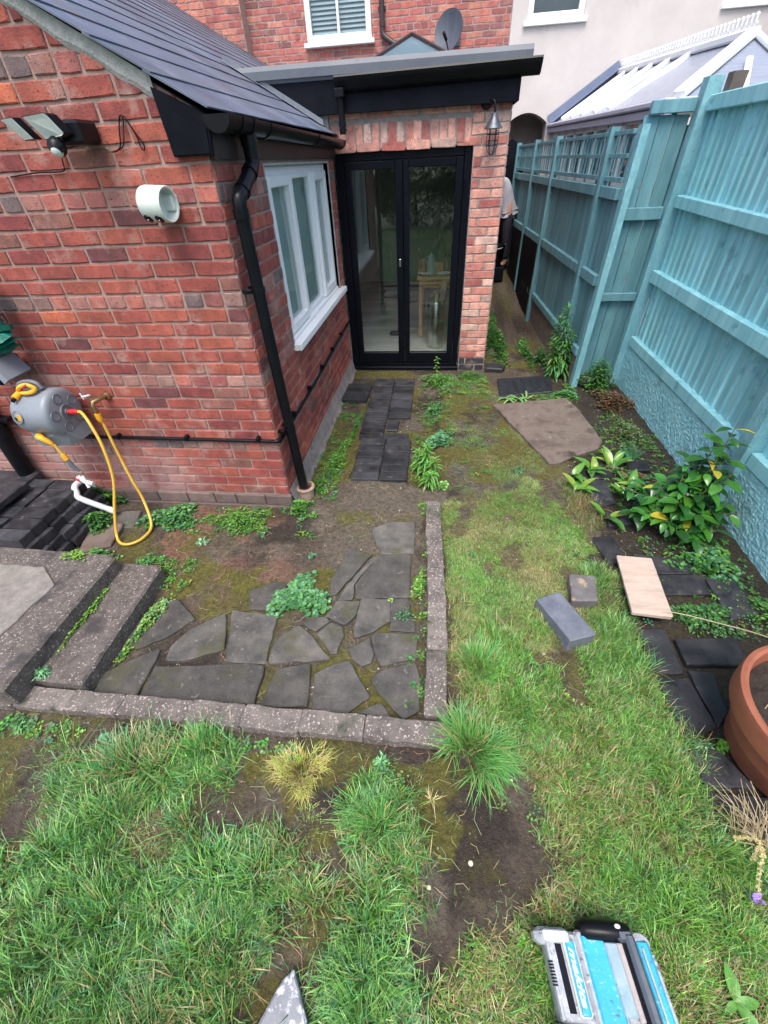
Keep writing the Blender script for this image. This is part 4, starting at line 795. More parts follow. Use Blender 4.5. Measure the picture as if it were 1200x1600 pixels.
# kerbs
KY = [.04, -.14, -.34, -.60, -.875, -1.16, -1.49]
NTH = ['first', 'second', 'third', 'fourth', 'fifth', 'sixth', 'seventh', 'eighth', 'ninth', 'tenth', 'eleventh', 'twelfth']
for i in range(6):
    y0, y1 = KY[i], KY[i + 1]; xi = lambda y: 1.0 + .052 * min(1, max(0, -y / 1.0)); a = xi(y0); b = xi(y1); o_ = rr.uniform(-.004, .004); k = [1.0, .95, .85, 1.15, 1.3, 1.0][i]
    slab('kerb_block', [(a + o_, y0), (b + o_, y1 + .0008), (b + .104 + o_, y1 + .0008), (a + .100 + o_, y0)], -.05, .066 + rr.uniform(-.004, .004), KERB, NTH[i] + ' block from the house end of the kerb between paving and lawn', 'kerb block', 'blocks of the kerb beside the lawn', .004, k, ragged=.004)
KX = [-1.12, -.9, -.635, -.37, -.03, .23, .5, .79, 1.165]
for i in range(8):
    a, b = KX[i], KX[i + 1]; yi = -1.53 + .012 * i / 8 * 2; k = [.9, 1.35, 1.1, .95, 1.0, 1.1, 1.15, .95][i]
    slab('kerb_block', [(a, yi - .100), (b - .0008, yi - .098 + rr.uniform(-.006, .004)), (b - .0008, yi + .0), (a, yi)], -.05, .064 + rr.uniform(-.005, .005), KERB, NTH[i] + ' block from the left of the kerb along the front of the paving', 'kerb block', 'blocks of the front kerb', .0025, k, ragged=.004)
# steps
slab('lower_step', [(-1.05, -1.515), (-.595, -1.515), (-.603, -.76), (-.625, -.735), (-1.05, -.72)], -.05, .10, CONC, 'lower pebbly concrete step with a mossy riser beside the paving', 'step', 'the two concrete steps', .012, .9, ragged=.004)
slab('upper_step', [(-2.8, -1.62), (-.86, -1.62), (-.845, -.79), (-.87, -.765), (-2.8, -.70)], -.05, .20, CONC, 'upper pebbly concrete step at the left edge of the garden', 'step', 'the two concrete steps', .012, 1, ragged=.004)
slab('landing_slab', [(-2.9, -1.66), (-1.13, -1.60), (-1.06, -1.02), (-1.22, -.90), (-2.9, -.88)], .15, .210, mat('pale_worn_concrete', (.15, .14, .125), (.26, .245, .22), 20, .9, .9, 90, spots=((.4, .37, .33), 70, .66, .06)), 'pale worn paving inset in the top of the upper step', 'slab', None, .004)
# brick path by the doors
i_ = 0
for i in range(19):
    yc = 2.30 - i * .1055 + rr.uniform(-.002, .002); xl = .335 + .02 * (i / 18) + (.03 if i > 12 else 0) ; lr = [('left', 0), ('right', 1)]
    for sd_, j in lr:
        if j == 1 and i in (9, 10, 11): continue
        x0 = xl + j * .232; x1 = x0 + .224; g_ = .003; k = rr.choice((.7, .85, 1, 1.15, 1.35)); kk = (k * 1.05, k, k) if rr.random() < .25 else (k, k, k)
        m = MB(); jz = rr.uniform(-.004, .005); m.prism([(-.112, -.049), (.112, -.049), (.112, .049), (-.112, .049)], -.05, .022 + jz, .006, kk, (rr.uniform(-.03, .03), rr.uniform(-.05, .05))); o = m.build('paving_brick', BLUEB); o.location = ((x0 + x1) / 2, yc, 0); o.rotation_euler = (0, 0, rr.uniform(-.025, .025))
        tag(o, 'dark path brick, ' + ['top', 'second', 'third', 'fourth', 'fifth', 'sixth', 'seventh', 'eighth', 'ninth', 'tenth', 'eleventh', 'twelfth', 'thirteenth', 'fourteenth', 'fifteenth', 'sixteenth', 'seventeenth', 'eighteenth', 'nearest'][i] + ' row from the doors, ' + sd_ + ' column', 'brick', 'bricks of the path to the doors')
m = MB(); m.prism([(-.049, -.112), (.049, -.112), (.049, .112), (-.049, .112)], -.05, .022, .006, (.9, .9, .95)); o = m.build('paving_brick', BLUEB); o.location = (.648, 1.25, 0); tag(o, 'dark path brick laid lengthways beside the gap where one is missing', 'brick', 'bricks of the path to the doors')
for i in range(4):
    m = MB(); k = (.8, .7, .9, .75)[i]; m.prism([(-.14, -.049), (.14, -.049), (.14, .049), (-.14, .049)], -.05, .03 + .003 * i, .006, (k, k, k)); o = m.build('paving_brick', BLUEB); o.location = (.175, 2.14 - i * .115, 0); o.rotation_euler = (0, 0, rr.uniform(-.05, .03))
    tag(o, NTH[i] + ' from the doors of four dark bricks laid between the path and the window wall', 'brick', 'bricks beside the path under the window')
# loose and edging bricks in the right hand bed
BED = [
 ([(2.078, -0.249), (2.213, -0.228), (2.244, -0.462), (2.114, -0.484)], 'dark brick tucked under the top corner of the pink plank', .05, .8),
 ([(2.287, -0.384), (2.594, -0.41), (2.586, -0.523), (2.335, -0.542)], 'reddish dark flat brick under the lower leaves of the shrub', .05, 1.0),
 ([(2.339, -0.552), (2.613, -0.535), (2.597, -0.682), (2.325, -0.70)], 'blue black flat brick directly right of the pink plank', .055, .85),
 ([(2.625, -0.541), (2.78, -0.538), (2.79, -0.795), (2.627, -0.844)], 'brown slanting flat brick nearest the roughcast wall', .05, 1.3),
 ([(2.132, -0.935), (2.266, -0.924), (2.270, -1.171), (2.124, -1.185)], 'brown black brick with a white dropping just below the pink plank', .05, .9),
 ([(2.288, -0.987), (2.594, -0.953), (2.578, -1.111), (2.288, -1.134)], 'large blue black brick crossed by the pale stem above the pot', .06, .8),
 ([(2.288, -1.150), (2.40, -1.150), (2.375, -1.35), (2.30, -1.42)], 'dark brick left of the pot rim between edging and the brick crossed by the stem', .05, .9),
 ([(2.132, -1.198), (2.275, -1.192), (2.292, -1.422), (2.143, -1.484)], 'longest dark edging brick beside the lawn left of the pot', .055, .85),
 ([(2.143, -1.516), (2.26, -1.51), (2.334, -1.644), (2.141, -1.655)], 'dark brick partly under the terracotta pot with a pale dusty ring', .06, 1.05),
 ([(2.144, -1.665), (2.40, -1.669), (2.42, -1.85), (2.131, -1.80)], 'black brick below the pot behind the dry grass stalks', .05, .6),
 ([(2.188, 0.369), (2.34, 0.386), (2.335, 0.116), (2.19, 0.063)], 'grey brick with a brown patch below the lily leaves', .055, 1.2),
 ([(2.165, 0.53), (2.428, 0.552), (2.4, 0.421), (2.188, 0.385)], 'black brick beside the corner of the brown concrete slab behind lily leaves', .05, .6),
 ([(2.558, 0.667), (2.723, 0.675), (2.708, 0.522), (2.548, 0.514)], 'small black brick amid ground cover above the shrub', .06, .6),
 ([(2.225, -0.002), (2.372, 0.007), (2.371, -0.113), (2.212, -0.147)], 'grey black broken brick left of the shrub under a curled leaf', .06, 1.1)]
for poly, lb, z1, k in BED: slab('edging_brick', poly, -.03, z1, BLUEB, lb, 'brick', 'dark bricks of the right hand bed', .005, k, (rr.uniform(-.05, .05), rr.uniform(-.05, .05)), .002)
o = slab('under_brick', [(2.165, -.47), (2.325, -.49), (2.28, -.87), (2.12, -.86)], .03, .095, BLUEB, 'dark brick hidden beneath the pink plank', 'brick', None, .004, .5)
slab('plank', [(2.15, -0.463), (2.339, -0.481), (2.293, -0.903), (2.102, -0.888)], .0975, .115, WOODP, 'pale pink offcut of wood plank lying on dark bricks beside the lawn', 'plank', None, .002, 1, (.03, -.02), .001)
slab('loose_brick', [(1.627, -0.834), (1.762, -0.775), (1.883, -1.044), (1.748, -1.092)], .03, .122, mat('blue_grey_block', (.09, .105, .135), (.17, .185, .22), 14, .55, .6, 70, tone=True, spots=((.22, .23, .24), 30, .66, .08)), 'long blue grey brick lying on the lawn', 'brick', None, .005, 1, (.02, -.03), .001)
slab('broken_brick', [(1.845, -0.632), (1.985, -0.635), (1.957, -0.815), (1.815, -0.825)], .03, .108, mat('stained_block', (.10, .095, .10), (.17, .16, .155), 14, .7, .6, 70, spots=((.42, .3, .18), 9, .60, .1), spots2=((.3, .09, .04), 6, .68, .05)), 'short square grey brick with tan stains on the lawn', 'brick', None, .005, 1, None, .003)
slab('concrete_slab', [(1.609, 1.61), (2.33, 1.745), (2.40, 1.50), (2.46, 0.93), (2.40, 0.82), (2.03, 0.60), (1.97, 0.585)], -.01, .072, SLAB, 'big brown concrete slab lying askew at the end of the lawn', 'slab', None, .008, 1, (.02, .015), .006)
ic = slab('inspection_cover', [(1.716, 2.30), (2.312, 2.40), (2.25, 1.965), (1.70, 1.83)], -.01, .05, COVER, 'black ridged inspection cover behind the brown slab', 'drain cover', None, .008, 1, None, .001)
m = MB()
for i in range(9):
    for j in range(6):
        p = Vector((1.80 + j * .085 + i * .0, 1.96 + i * .038 + j * .012 - (0.02), .05)) - ic.location
        if -.24 < p.x < .24: m.bar(p + Vector((-.02, -.004, 0)), p + Vector((.02, .004, 0)), .010, .008)
m.build('raised_pattern', COVER, ic)
slab('black_lump', [(1.60, 2.60), (1.80, 2.57), (1.84, 2.66), (1.74, 2.74), (1.62, 2.72)], -.02, .06, BLUEB, 'black flat stone lying by the foot of the brick pier', 'stone', None, .012, .6, (0, .1))
slab('limestone', [(0.681, -2.300), (0.655, -2.32), (0.50, -2.62), (0.90, -2.62)], -.02, .07, mat('frosted_stone', (.16, .17, .19), (.24, .25, .27), 16, .6, .6, 60, spots=((.60, .64, .68), 34, .53, .10), spots2=((.5, .52, .55), 5, .56, .1)), 'pointed pale grey stone with white flecks at the bottom edge', 'stone', None, .006, 1, None, .002)
slab('old_tile', [(-1.42, -.36), (-1.18, -.30), (-1.14, -.52), (-1.34, -.60)], -.03, .02, SLAB, 'brown worn stone beside the white waste pipe', 'stone', None, .006, .8, (.05, .05))
slab('grey_tile', [(-1.34, -.18), (-1.14, -.14), (-1.10, -.32), (-1.30, -.34)], -.03, .015, FLAG, 'grey weathered stone at the wall foot under the white pipe', 'stone', None, .006, 1.2, (-.05, .05))
# gully for the downpipe
m = MB(); m.lathe([(.055, -.05), (.06, .04), (.062, .075), (.075, .085), (.07, .095), (.052, .092), (.045, .06), (.04, .0)], (.078, .135, 0), (0, 0, 1), 18)
o = m.build('pipe_gully', mat('mortared_clay', (.22, .10, .06), (.42, .33, .26), 10, .9, .9, 60), None, False); tag(o, 'clay drain collar with pale mortar at the foot of the black downpipe', 'drain')
# stack of dark bricks at the left
def stack():
    cols = [(-1.50, 'outer'), (-1.73, 'inner')]; lv = ['bottom', 'second', 'third', 'top']
    for L in range(4):
        for r_ in range(6):
            for ci, (cx, nm) in enumerate(cols):
                if ci == 1 and L < 2: continue
                x_ = cx - .035 * L + rr.uniform(-.012, .012); y_ = -.70 + r_ * .107 + rr.uniform(-.003, .003); m = MB(); k = rr.choice((.8, 1, 1.2, 1.5)); m.prism([(-.108, -.05), (.108, -.05), (.108, .05), (-.108, .05)], -.031, .031, .004, (k, k, k * 1.03)); o = m.build('stacked_brick', BLUEB); o.location = (x_, y_, .034 + L * .066); o.rotation_euler = (rr.uniform(-.02, .02), rr.uniform(-.02, .02), rr.uniform(-.06, .06))
                tag(o, 'dark brick in the ' + lv[L] + ' layer of the stack, ' + NTH[r_] + ' from the steps, ' + nm + ' row', 'brick', 'dark bricks stacked by the wall')
    m = MB(); m.box(-.28, -.36, -.02, .20, .33, .29, .01); o = m.build('brick_pack', BLUEB); o.location = (-2.10, -.38, 0); tag(o, 'dark mass of stacked bricks running out of the left edge', 'brick stack')
    m = MB(); m.box(-.15, -.06, 0, .15, .30, .045, .005); o = m.build('cap_slab', BLUEB); o.location = (-1.95, -.55, .295); tag(o, 'smooth dark tile lying on top of the brick stack at the left edge', 'tile')
stack()
# white waste pipe
m = MB(); m.tube(spline([(-1.50, -.10, .27), (-1.51, -.19, .27), (-1.49, -.23, .235), (-1.46, -.25, .20), (-1.30, -.22, .075)], 5), .021, 14); m.tube([(-1.32, -.224, .09), (-1.285, -.218, .065)], .024, 14); o = m.build('waste_pipe', WHITEPL, None, True); tag(o, 'short white plastic waste pipe sloping down from the wall over the weeds', 'pipe')
m = MB(); m.tube([(-1.97, -.075, 1.0), (-1.97, -.075, .62), (-2.0, -.075, .0)], .055, 18); m.tube([(-1.97, -.075, .66), (-1.97, -.075, .60)], .062, 18); m.box(-2.05, -.07, .70, -1.86, -.012, .73, .004); o = m.build('soil_pipe', BLACK, None, True); tag(o, 'wide black soil pipe on the wall at the left edge', 'pipe')
# ---------------------------------------------------------------- hose reel
hr = thing('hose_reel', 'grey wall mounted hose reel with yellow hose and red connector', 'hose reel', (-1.355, -.20, .86)); hr.scale = (.76, .76, .76)
m = MB(); prof = [(.0, .175), (.06, .178), (.065, .172), (.15, .172), (.172, .165), (.188, .148), (.192, .12), (.186, .05), (.178, 0), (.182, -.08), (.17, -.15), (.14, -.19), (.08, -.205), (0, -.21)]
m.lathe(prof, (0, 0, 0), (1, 0, 0), 44); body = m.build('drum', GREYPL, hr, True)
m = MB(); m.lathe([(0, .182), (.05, .182), (.058, .1825), (.06, .176)], (0, 0, 0), (1, 0, 0), 32); m.lathe([(.0, .19), (.025, .19), (.03, .18)], (0, 0, 0), (1, 0, 0), 20)
for k in range(5):
    a = math.pi * 2 * k / 5 + .5; c_ = (0.0, math.cos(a) * .118, math.sin(a) * .118); m.lathe([(.030, .170), (.034, .176), (.040, .176), (.043, .170)], c_, (1, 0, 0), 24); 
m.build('side_disc', DGREYPL, hr, True)
m = MB(); m.box(-.17, .05, -.18, .13, .22, .08, .03); m.build('back_plate', GREYPL, hr)
m = MB(); m.add([(-.16, -.10, -.13), (.17, -.10, -.13), (.185, -.02, -.25), (.10, -.06, -.285), (-.13, -.10, -.275), (-.16, -.11, -.22), (-.16, .12, -.13), (.17, .12, -.13), (.185, .12, -.25), (.10, .12, -.275), (-.13, .12, -.265), (-.16, .12, -.22)], [(0, 1, 2, 3, 4, 5), (11, 10, 9, 8, 7, 6)] + [(i, (i + 1) % 6, 6 + (i + 1) % 6, 6 + i) for i in range(6)])
m.build('lower_guide', GREYPL, hr)
m = MB(); m.lathe([(.05, .0), (.052, .012), (.034, .012), (.03, -.01)], (-.10, -.165, .03), Vector((-.12, -1, .35)), 24); ap = m.build('window_rim', DGREYPL, hr, True); 
m = MB(); m.lathe([(0, .006), (.034, .006)], (-.10, -.168, .03), Vector((-.12, -1, .35)), 20); m.build('window_opening', BLACKM, ap)
m = MB()
for k in range(3): m.tube([(-.095 + k * .013, -.182, .008), (-.092 + k * .013, -.176, .052)], .006, 8)
m.build('coiled_hose', HOSEM, ap, True)
m = MB(); m.box(-.10, -.035, .17, .09, .03, .205, .01); m.tube(spline([(-.09, -.03, .205), (-.07, -.03, .245), (0, -.02, .262), (.07, -.02, .25), (.095, -.02, .205)], 5), .017, 10); m.build('carry_handle', DGREYPL, hr, True)
m = MB(); m.tube(spline([(-.08, -.06, .19), (-.04, -.075, .235), (.03, -.07, .255), (.08, -.06, .225), (.05, -.075, .20), (-.02, -.075, .19), (-.08, -.06, .19)], 5), .016, 10); m.tube([(-.085, -.12, .165), (-.075, -.055, .19)], [.026, .022], 14); m.build('spray_nozzle', YEL, hr, True)
m = MB(); m.lathe([(.012, -.03), (.015, .01), (.012, .012)], (-.087, -.135, .158), Vector((-.1, -1, -.35)), 14); m.build('nozzle_tip', BLACKM, hr, True)
m = MB(); m.tube([(.0, -.08, .238), (.045, -.078, .258)], .011, 8); m.build('nozzle_trigger', RED, hr, True)
m = MB(); m.tube(spline([(-.07, -.13, -.16), (-.035, -.15, -.165), (.005, -.145, -.205), (.02, -.14, -.235)], 5), [.032 - .0012 * i for i in range(16)], 12); m.build('hose_stop', YEL, hr, True)
m = MB(); m.tube([(.03, -.14, -.23), (.045, -.14, -.30), (.055, -.14, -.335)], .011, 10); m.build('hose_tail', HOSEM, hr, True)
m = MB(); m.tube([(.05, -.14, -.325), (.062, -.14, -.375)], .022, 12); m.build('hose_connector', YEL, hr, True)
m = MB(); m.tube([(.06, -.14, -.375), (.075, -.14, -.45), (.105, -.13, -.50)], [.017, .02, .011], 12); m.build('nozzle_barrel', DGREYPL, hr, True)
m = MB(); m.tube([(.17, 0, .0), (.21, 0, .0)], .018, 12); m.tube([(.212, 0, 0), (.245, 0, 0)], .022, 14); m.tube([(.247, 0, 0), (.275, 0, -.001)], .021, 14); m.build('connector', RED, hr, True)
m = MB(); m.tube([(-.21, 0, 0), (-.245, 0, 0)], .03, 14); m.build('axle_stub', DGREYPL, hr, True)
hw = [(-1.155, -.20, .86), (-1.12, -.205, .855), (-1.06, -.25, .80), (-1.02, -.29, .66), (-1.03, -.33, .45), (-1.10, -.385, .22), (-1.13, -.44, .06), (-1.09, -.49, .02), (-1.01, -.50, .02), (-.95, -.43, .02), (-.955, -.31, .03), (-1.03, -.19, .16), (-1.065, -.16, .34), (-1.09, -.13, .58), (-1.10, -.115, .70), (-1.105, -.11, .755)]
m = MB(); m.tube(spline(hw, 8), .0095, 12); o = m.build('hose', HOSEM, None, True); tag(o, 'yellow garden hose looping from the reel down over the ground to the tap', 'hose')
tp = thing('tap', 'brass garden tap on the brick wall right of the hose reel', 'tap', (-1.10, -.01, .88))
m = MB(); m.tube([(.03, .0, .0), (.02, -.06, .005), (.0, -.10, .0), (-.005, -.11, -.02), (-.005, -.105, -.07)], [.013, .014, .016, .015, .012], 12); m.lathe([(0, 0), (.028, 0), (.026, .012), (.015, .016)], (.03, -.002, 0), (0, -1, 0), 20); m.tube([(.0, -.085, .0), (-.02, -.10, .04)], .009, 8); m.build('tap_body', BRASS, tp, True)
m = MB(); m.tube([(-.055, -.10, .035), (.01, -.105, .05)], .006, 8); m.tube([(-.05, -.10, .02), (-.056, -.10, .06)], .005, 8); m.build('lever', WHITEPL, tp, True)
m = MB(); m.tube([(-.005, -.105, -.075), (-.005, -.106, -.115)], .019, 14); m.tube([(-.005, -.106, -.116), (-.005, -.108, -.13)], .014, 12); m.build('hose_connector', YEL, tp, True)
vt = thing('garden_valve', 'small white and red plumbing valve among the weeds below the hose reel', 'valve', (-1.42, -.20, .33))
m = MB(); m.tube([(-.01, 0, .03), (.03, -.01, .0), (.10, -.02, -.015)], .016, 12); m.tube([(.03, 0, .04), (.06, -.03, -.04)], .012, 10); m.build('valve_body', WHITEPL, vt, True)
m = MB(); m.tube([(-.02, -.0, .015), (.01, -.005, .01)], .02, 12); m.build('collar', RED, vt, True)
# black box and green bag at the left edge
bx = thing('black_box', 'black plastic box with a grey flap on the wall at the left edge', 'box', (-1.58, -.12, 1.08))
m = MB(); m.box(-.16, -.12, -.04, .08, .09, .09, .015); m.build('box_body', BLACKM, bx)
m = MB(); m.add([(.07, -.14, .105), (.09, -.13, .10), (.145, -.13, -.0), (.120, -.14, -.02), (.07, .05, .105), (.09, .05, .10), (.145, .05, -.0), (.120, .05, -.02)], [(0, 1, 2, 3), (7, 6, 5, 4), (0, 4, 5, 1), (1, 5, 6, 2), (2, 6, 7, 3), (3, 7, 4, 0)]); m.build('grey_flap', GREYPL, bx)
m = MB(); r5 = random.Random(9)
for i in range(11):
    t = i / 10; m.lathe([(.001, 0), (.07 + r5.uniform(-.02, .03), .02), (.06 + r5.uniform(-.02, .02), .05), (.001, .06)], (r5.uniform(-.02, .02), r5.uniform(-.02, .02), t * .36), (r5.uniform(-.3, .3), r5.uniform(-.3, .3), 1), 9)
o = m.build('green_bag', mat('green_foil', (.0, .11, .075), (.0, .2, .14), 20, .2, .9, 40, spots=((.2, .45, .38), 24, .68, .05), dist=.01), None, False); o.location = (-1.44, -.14, 1.19); tag(o, 'crumpled shiny green bag standing on the black box at the left edge', 'bag')
# outdoor drum light
dl = thing('drum_fitting', 'pale green round plastic fitting with two small black vents on the brick wall', 'wall fitting', (-.25, -.09, 1.855))
axd = Vector((.985, -.16, -.05))
m = MB(); m.lathe([(0, -.075), (.055, -.075), (.066, -.068), (.07, -.05), (.07, .045), (.066, .052), (.060, .05), (.057, -.0), (.0, -.005)], (0, 0, 0), axd, 40); m.build('drum_shell', PALEG, dl, True)
m = MB(); m.box(-.03, .03, -.03, .05, .088, .03, .006); m.build('wall_bracket', PALEG, dl)
for a_, h_ in ((3.9, -.045), (3.95, .015)):
    for v_ in (0,):
        n_ = axd.normalized(); side = n_.orthogonal(); dirv = Vector((-.25, -.62, -.74)); dirv = (dirv - n_ * dirv.dot(n_)).normalized(); p = n_ * h_ + dirv * .069
        m = MB(); m.lathe([(.0, .006), (.012, .006), (.020, .003), (.021, -.004)], p, dirv, 20); ve = m.build('vent', BLACK, dl, True)
        m = MB(); m.lathe([(.0, .009), (.004, .009), (.005, .004)], p, dirv, 10); m.build('screw', METAL, ve, True)
# security light
sl_ = thing('security_light', 'twin headed outdoor light with pale lenses and a sensor high on the brick wall', 'light', (-.60, -.12, 2.12))
def head(q, back, lens):
    q = [Vector(p) for p in q]; b = [p + Vector(back) for p in q]; n = len(q); c_ = sum(q, Vector()) / n
    m = MB(); m.add(q + b, [tuple(range(n)), tuple(range(n, 2 * n))[::-1]] + [(i, (i + 1) % n, n + (i + 1) % n, n + i) for i in range(n)]); h = m.build('lamp_head', BLACK, sl_)
    f = Vector((0, -.003, 0)); l = [c_ + (p - c_) * .94 + f for p in q]; m = MB(); m.add(l + [p + Vector((0, .002, 0)) for p in l], [tuple(range(n)), tuple(range(n, 2 * n))[::-1]] + [(i, (i + 1) % n, n + (i + 1) % n, n + i) for i in range(n)]); m.build('lens', PANEL, h)
head([(-.150, -.09, .038), (-.088, -.10, .040), (-.052, -.07, -.027), (-.104, -.06, -.029)], (.01, .035, 0), 0)
head([(-.044, -.10, .040), (.055, -.10, .047), (.066, -.098, .042), (.094, -.075, -.012), (.094, -.073, -.018), (.08, -.072, -.024), (-.012, -.06, -.03)], (.01, .045, -.0), 0)
m = MB(); m.box(.03, -.03, -.05, .13, .11, .03, .012); m.box(-.08, .04, -.02, .05, .08, .01, .004); m.build('wall_box', BLACK, sl_)
m = MB(); m.lathe([(0, .03), (.02, .028), (.033, .012), (.035, 0), (.03, -.02), (0, -.022)], (.035, -.07, -.055), (.1, -.7, -.5), 20); se = m.build('sensor', BLACK, sl_, True)
m = MB(); m.lathe([(0, .033), (.014, .031), (.024, .02), (.024, .012)], (.035, -.072, -.058), (.1, -.8, -.6), 16); m.build('sensor_lens', PANEL, se, True)
def cable(pts, label, r=.0028):
    m = MB(); m.tube(spline(pts, 6), r, 6); o = m.build('cable', BLACK, None, True); tag(o, label, 'cable'); return o
cable([(-.47, -.02, 2.06), (-.44, -.015, 2.045), (-.395, -.015, 2.06), (-.37, -.015, 2.12), (-.352, -.014, 2.155), (-.34, -.014, 2.157), (-.345, -.015, 2.13), (-.37, -.02, 2.07), (-.40, -.02, 2.05)], 'thin black cable looping right from the twin headed light')
cable([(-.335, -.014, 2.158), (-.325, -.015, 2.15), (-.30, -.016, 2.09), (-.297, -.016, 2.055), (-.285, -.016, 2.045), (-.28, -.016, 2.065), (-.30, -.016, 2.10), (-.325, -.014, 2.145)], 'thin black cable end hanging in a narrow loop right of the light')
cable([(-.56, -.02, 2.075), (-.62, -.02, 2.07), (-.68, -.02, 2.06), (-.70, -.016, 2.02), (-.72, -.014, 1.99), (-.85, -.014, 1.99), (-1.0, -.014, 1.98)], 'thin black cable running left below the twin headed light')
# ---------------------------------------------------------------- pot
pt_ = thing('terracotta_pot', 'large terracotta pot with a rolled rim at the right edge', 'pot', (2.515, -1.52, .055))
m = MB(); m.lathe([(0, .0), (.215, .0), (.225, .01), (.262, .22), (.268, .235), (.296, .245), (.305, .25), (.310, .33), (.306, .345), (.292, .35), (.280, .345), (.272, .30), (.262, .22), (.25, .12)], (0, 0, 0), (0, 0, 1), 64); m.build('pot_body', TERRA, pt_, True)
m = MB(); n = 40; V = [(0, 0, .29)]; F_ = []
for j in range(1, 9):
    for k in range(n): a = 2 * math.pi * k / n; r_ = .268 * j / 8; V.append((r_ * math.cos(a), r_ * math.sin(a), .29 + random.uniform(-.008, .008)))
F_ += [(0, 1 + k, 1 + (k + 1) % n) for k in range(n)] + [(1 + (j - 1) * n + k, 1 + j * n + k, 1 + j * n + (k + 1) % n, 1 + (j - 1) * n + (k + 1) % n) for j in range(1, 8) for k in range(n)]
m.add(V, F_); m.build('compost', SOIL, pt_)
# ---------------------------------------------------------------- jobsite light
jl = thing('site_light', 'battered blue and grey battery work light lying on the lawn at the bottom', 'work light', (1.60, -2.18, .05)); jl.scale = (1.0, .66, 1.0)
JM = Matrix.Rotation(R_(5), 4, 'Z')
def jb(m, *a, **k): m.box(*a, M=JM, **k)
# local x: left -0.17..0.17 ; y: top .10 .. -.16 ; height
m = MB(); jb(m, -.155, -.20, .0, .15, .085, .075, ch=.012); m.build('housing', CLEARPL, jl)
m = MB(); jb(m, -.050, -.20, .07, .02, .075, .0925, ch=.006); m.build('blue_cover', BLUEPL, jl)
m = MB(); jb(m, -.064, -.21, .06, .03, .09, .087, ch=.008); m.build('cover_surround', CLEARPL, jl)
m = MB(); jb(m, .015, -.165, .07, .062, .055, .0965, ch=.004); m.build('scuffed_panel', mat('scuffed_blue', (.19, .30, .36), (.32, .42, .46), 20, .5, .5, 110, spots=((.1, .11, .12), 40, .66, .05)), jl)
m = MB(); jb(m, .050, -.175, .085, .066, .055, .102, ch=.003); m.build('bare_strip', mat('dusty_grey', (.30, .26, .25), (.42, .38, .37), 20, .7, .5, 90), jl)
m = MB(); jb(m, .076, -.21, .05, .104, .085, .118, ch=.008); m.build('carry_bar', GALV, jl)
m = MB(); jb(m, .0665, -.205, .05, .0755, .08, .1, ch=.002); m.build('recess', BLACKM, jl)
m = MB(); jb(m, .108, -.215, .03, .150, .07, .088, ch=.008); m.build('blue_side', BLUEPL, jl)
m = MB(); jb(m, .122, -.215, .085, .128, .045, .093, ch=.001); jb(m, .138, -.215, .07, .160, .03, .08, ch=.004); m.build('pale_trim', CLEARPL, jl)
m = MB(); jb(m, -.155, -.185, .07, -.145, .055, .082, ch=.002); jb(m, -.150, -.18, .03, -.128, .055, .079, ch=.002); m.build('side_rail', CLEARPL, jl)
m = MB(); jb(m, -.138, -.165, .065, -.110, .045, .0785, ch=.001); m.build('lamp_slot', BLACKM, jl)
m = MB(); jb(m, -.104, -.175, .07, -.070, .055, .0905, ch=.006); bd = m.build('badge_rim', WHITEPL, jl)
m = MB(); jb(m, -.100, -.171, .088, -.074, .051, .0925, ch=.004); m.build('badge_plate', BLUEPL, bd)
for y0, y1 in ((.045, .105), (-.235, -.185)):
    m = MB(); jb(m, -.185, y0 - .01, .02, -.075, y1 - .01, .09, ch=.018); m.build('corner_bumper', CLEARPL, jl)
    m = MB(); jb(m, -.160, y0 + .0, .085, -.085, y1 - .02, .099, ch=.006); m.build('bumper_pad', WHITEPL, jl)
m = MB(); m.lathe([(0, -.075), (.03, -.075), (.042, -.06), (.044, .045), (.036, .07), (.0, .075)], JM @ Vector((.03, .092, .07)), JM.to_3x3() @ Vector((1, -.02, .0)), 10); jb(m, -.045, .05, .05, .10, .10, .09, ch=.01); m.build('top_hinge', BLACK, jl, True)
m = MB(); jb(m, .055, .055, .06, .105, .10, .112, ch=.01); m.build('bar_end', GALV, jl)
m = MB(); m.lathe([(0, .004), (.008, .004), (.009, 0)], JM @ Vector((.062, .105, .116)), (0, .3, 1), 12); m.build('screw_cap', WHITEPL, jl)
m = MB(); m.lathe([(0, -.012), (.028, -.01), (.034, 0), (.028, .01), (0, .012)], JM @ Vector((.128, .065, .07)), (.2, .1, 1), 16); m.build('round_corner', CLEARPL, jl, True)
for k in range(8):
    m = MB(); jb(m, -.160, -.09 + k * .010, .078, -.147, -.085 + k * .010, .0845); m.build('vent_rib', BLACKM, jl)
fc = bpy.data.curves.new('wordmark', 'FONT'); fc.body = 'makita'; fc.size = .038; fc.shear = .35; fc.extrude = .0008; fc.offset = .0010; fc.align_x = 'CENTER'; fc.align_y = 'CENTER'
fo = bpy.data.objects.new('wordmark', fc); COL.objects.link(fo); bpy.context.view_layer.update()
fm = bpy.data.meshes.new_from_object(fo); bpy.data.objects.remove(fo)
fo = bpy.data.objects.new('wordmark', fm); COL.objects.link(fo); fo.parent = bd; fm.materials.append(mat('white_print', (.55, .66, .68), (.7, .78, .8), 40, .5, 0))
fo.matrix_local = JM @ Matrix.Translation((-.087, -.055, .0934)) @ Matrix.Rotation(R_(-90), 4, 'Z') @ Matrix.Diagonal((1.75, .62, 1, 1))
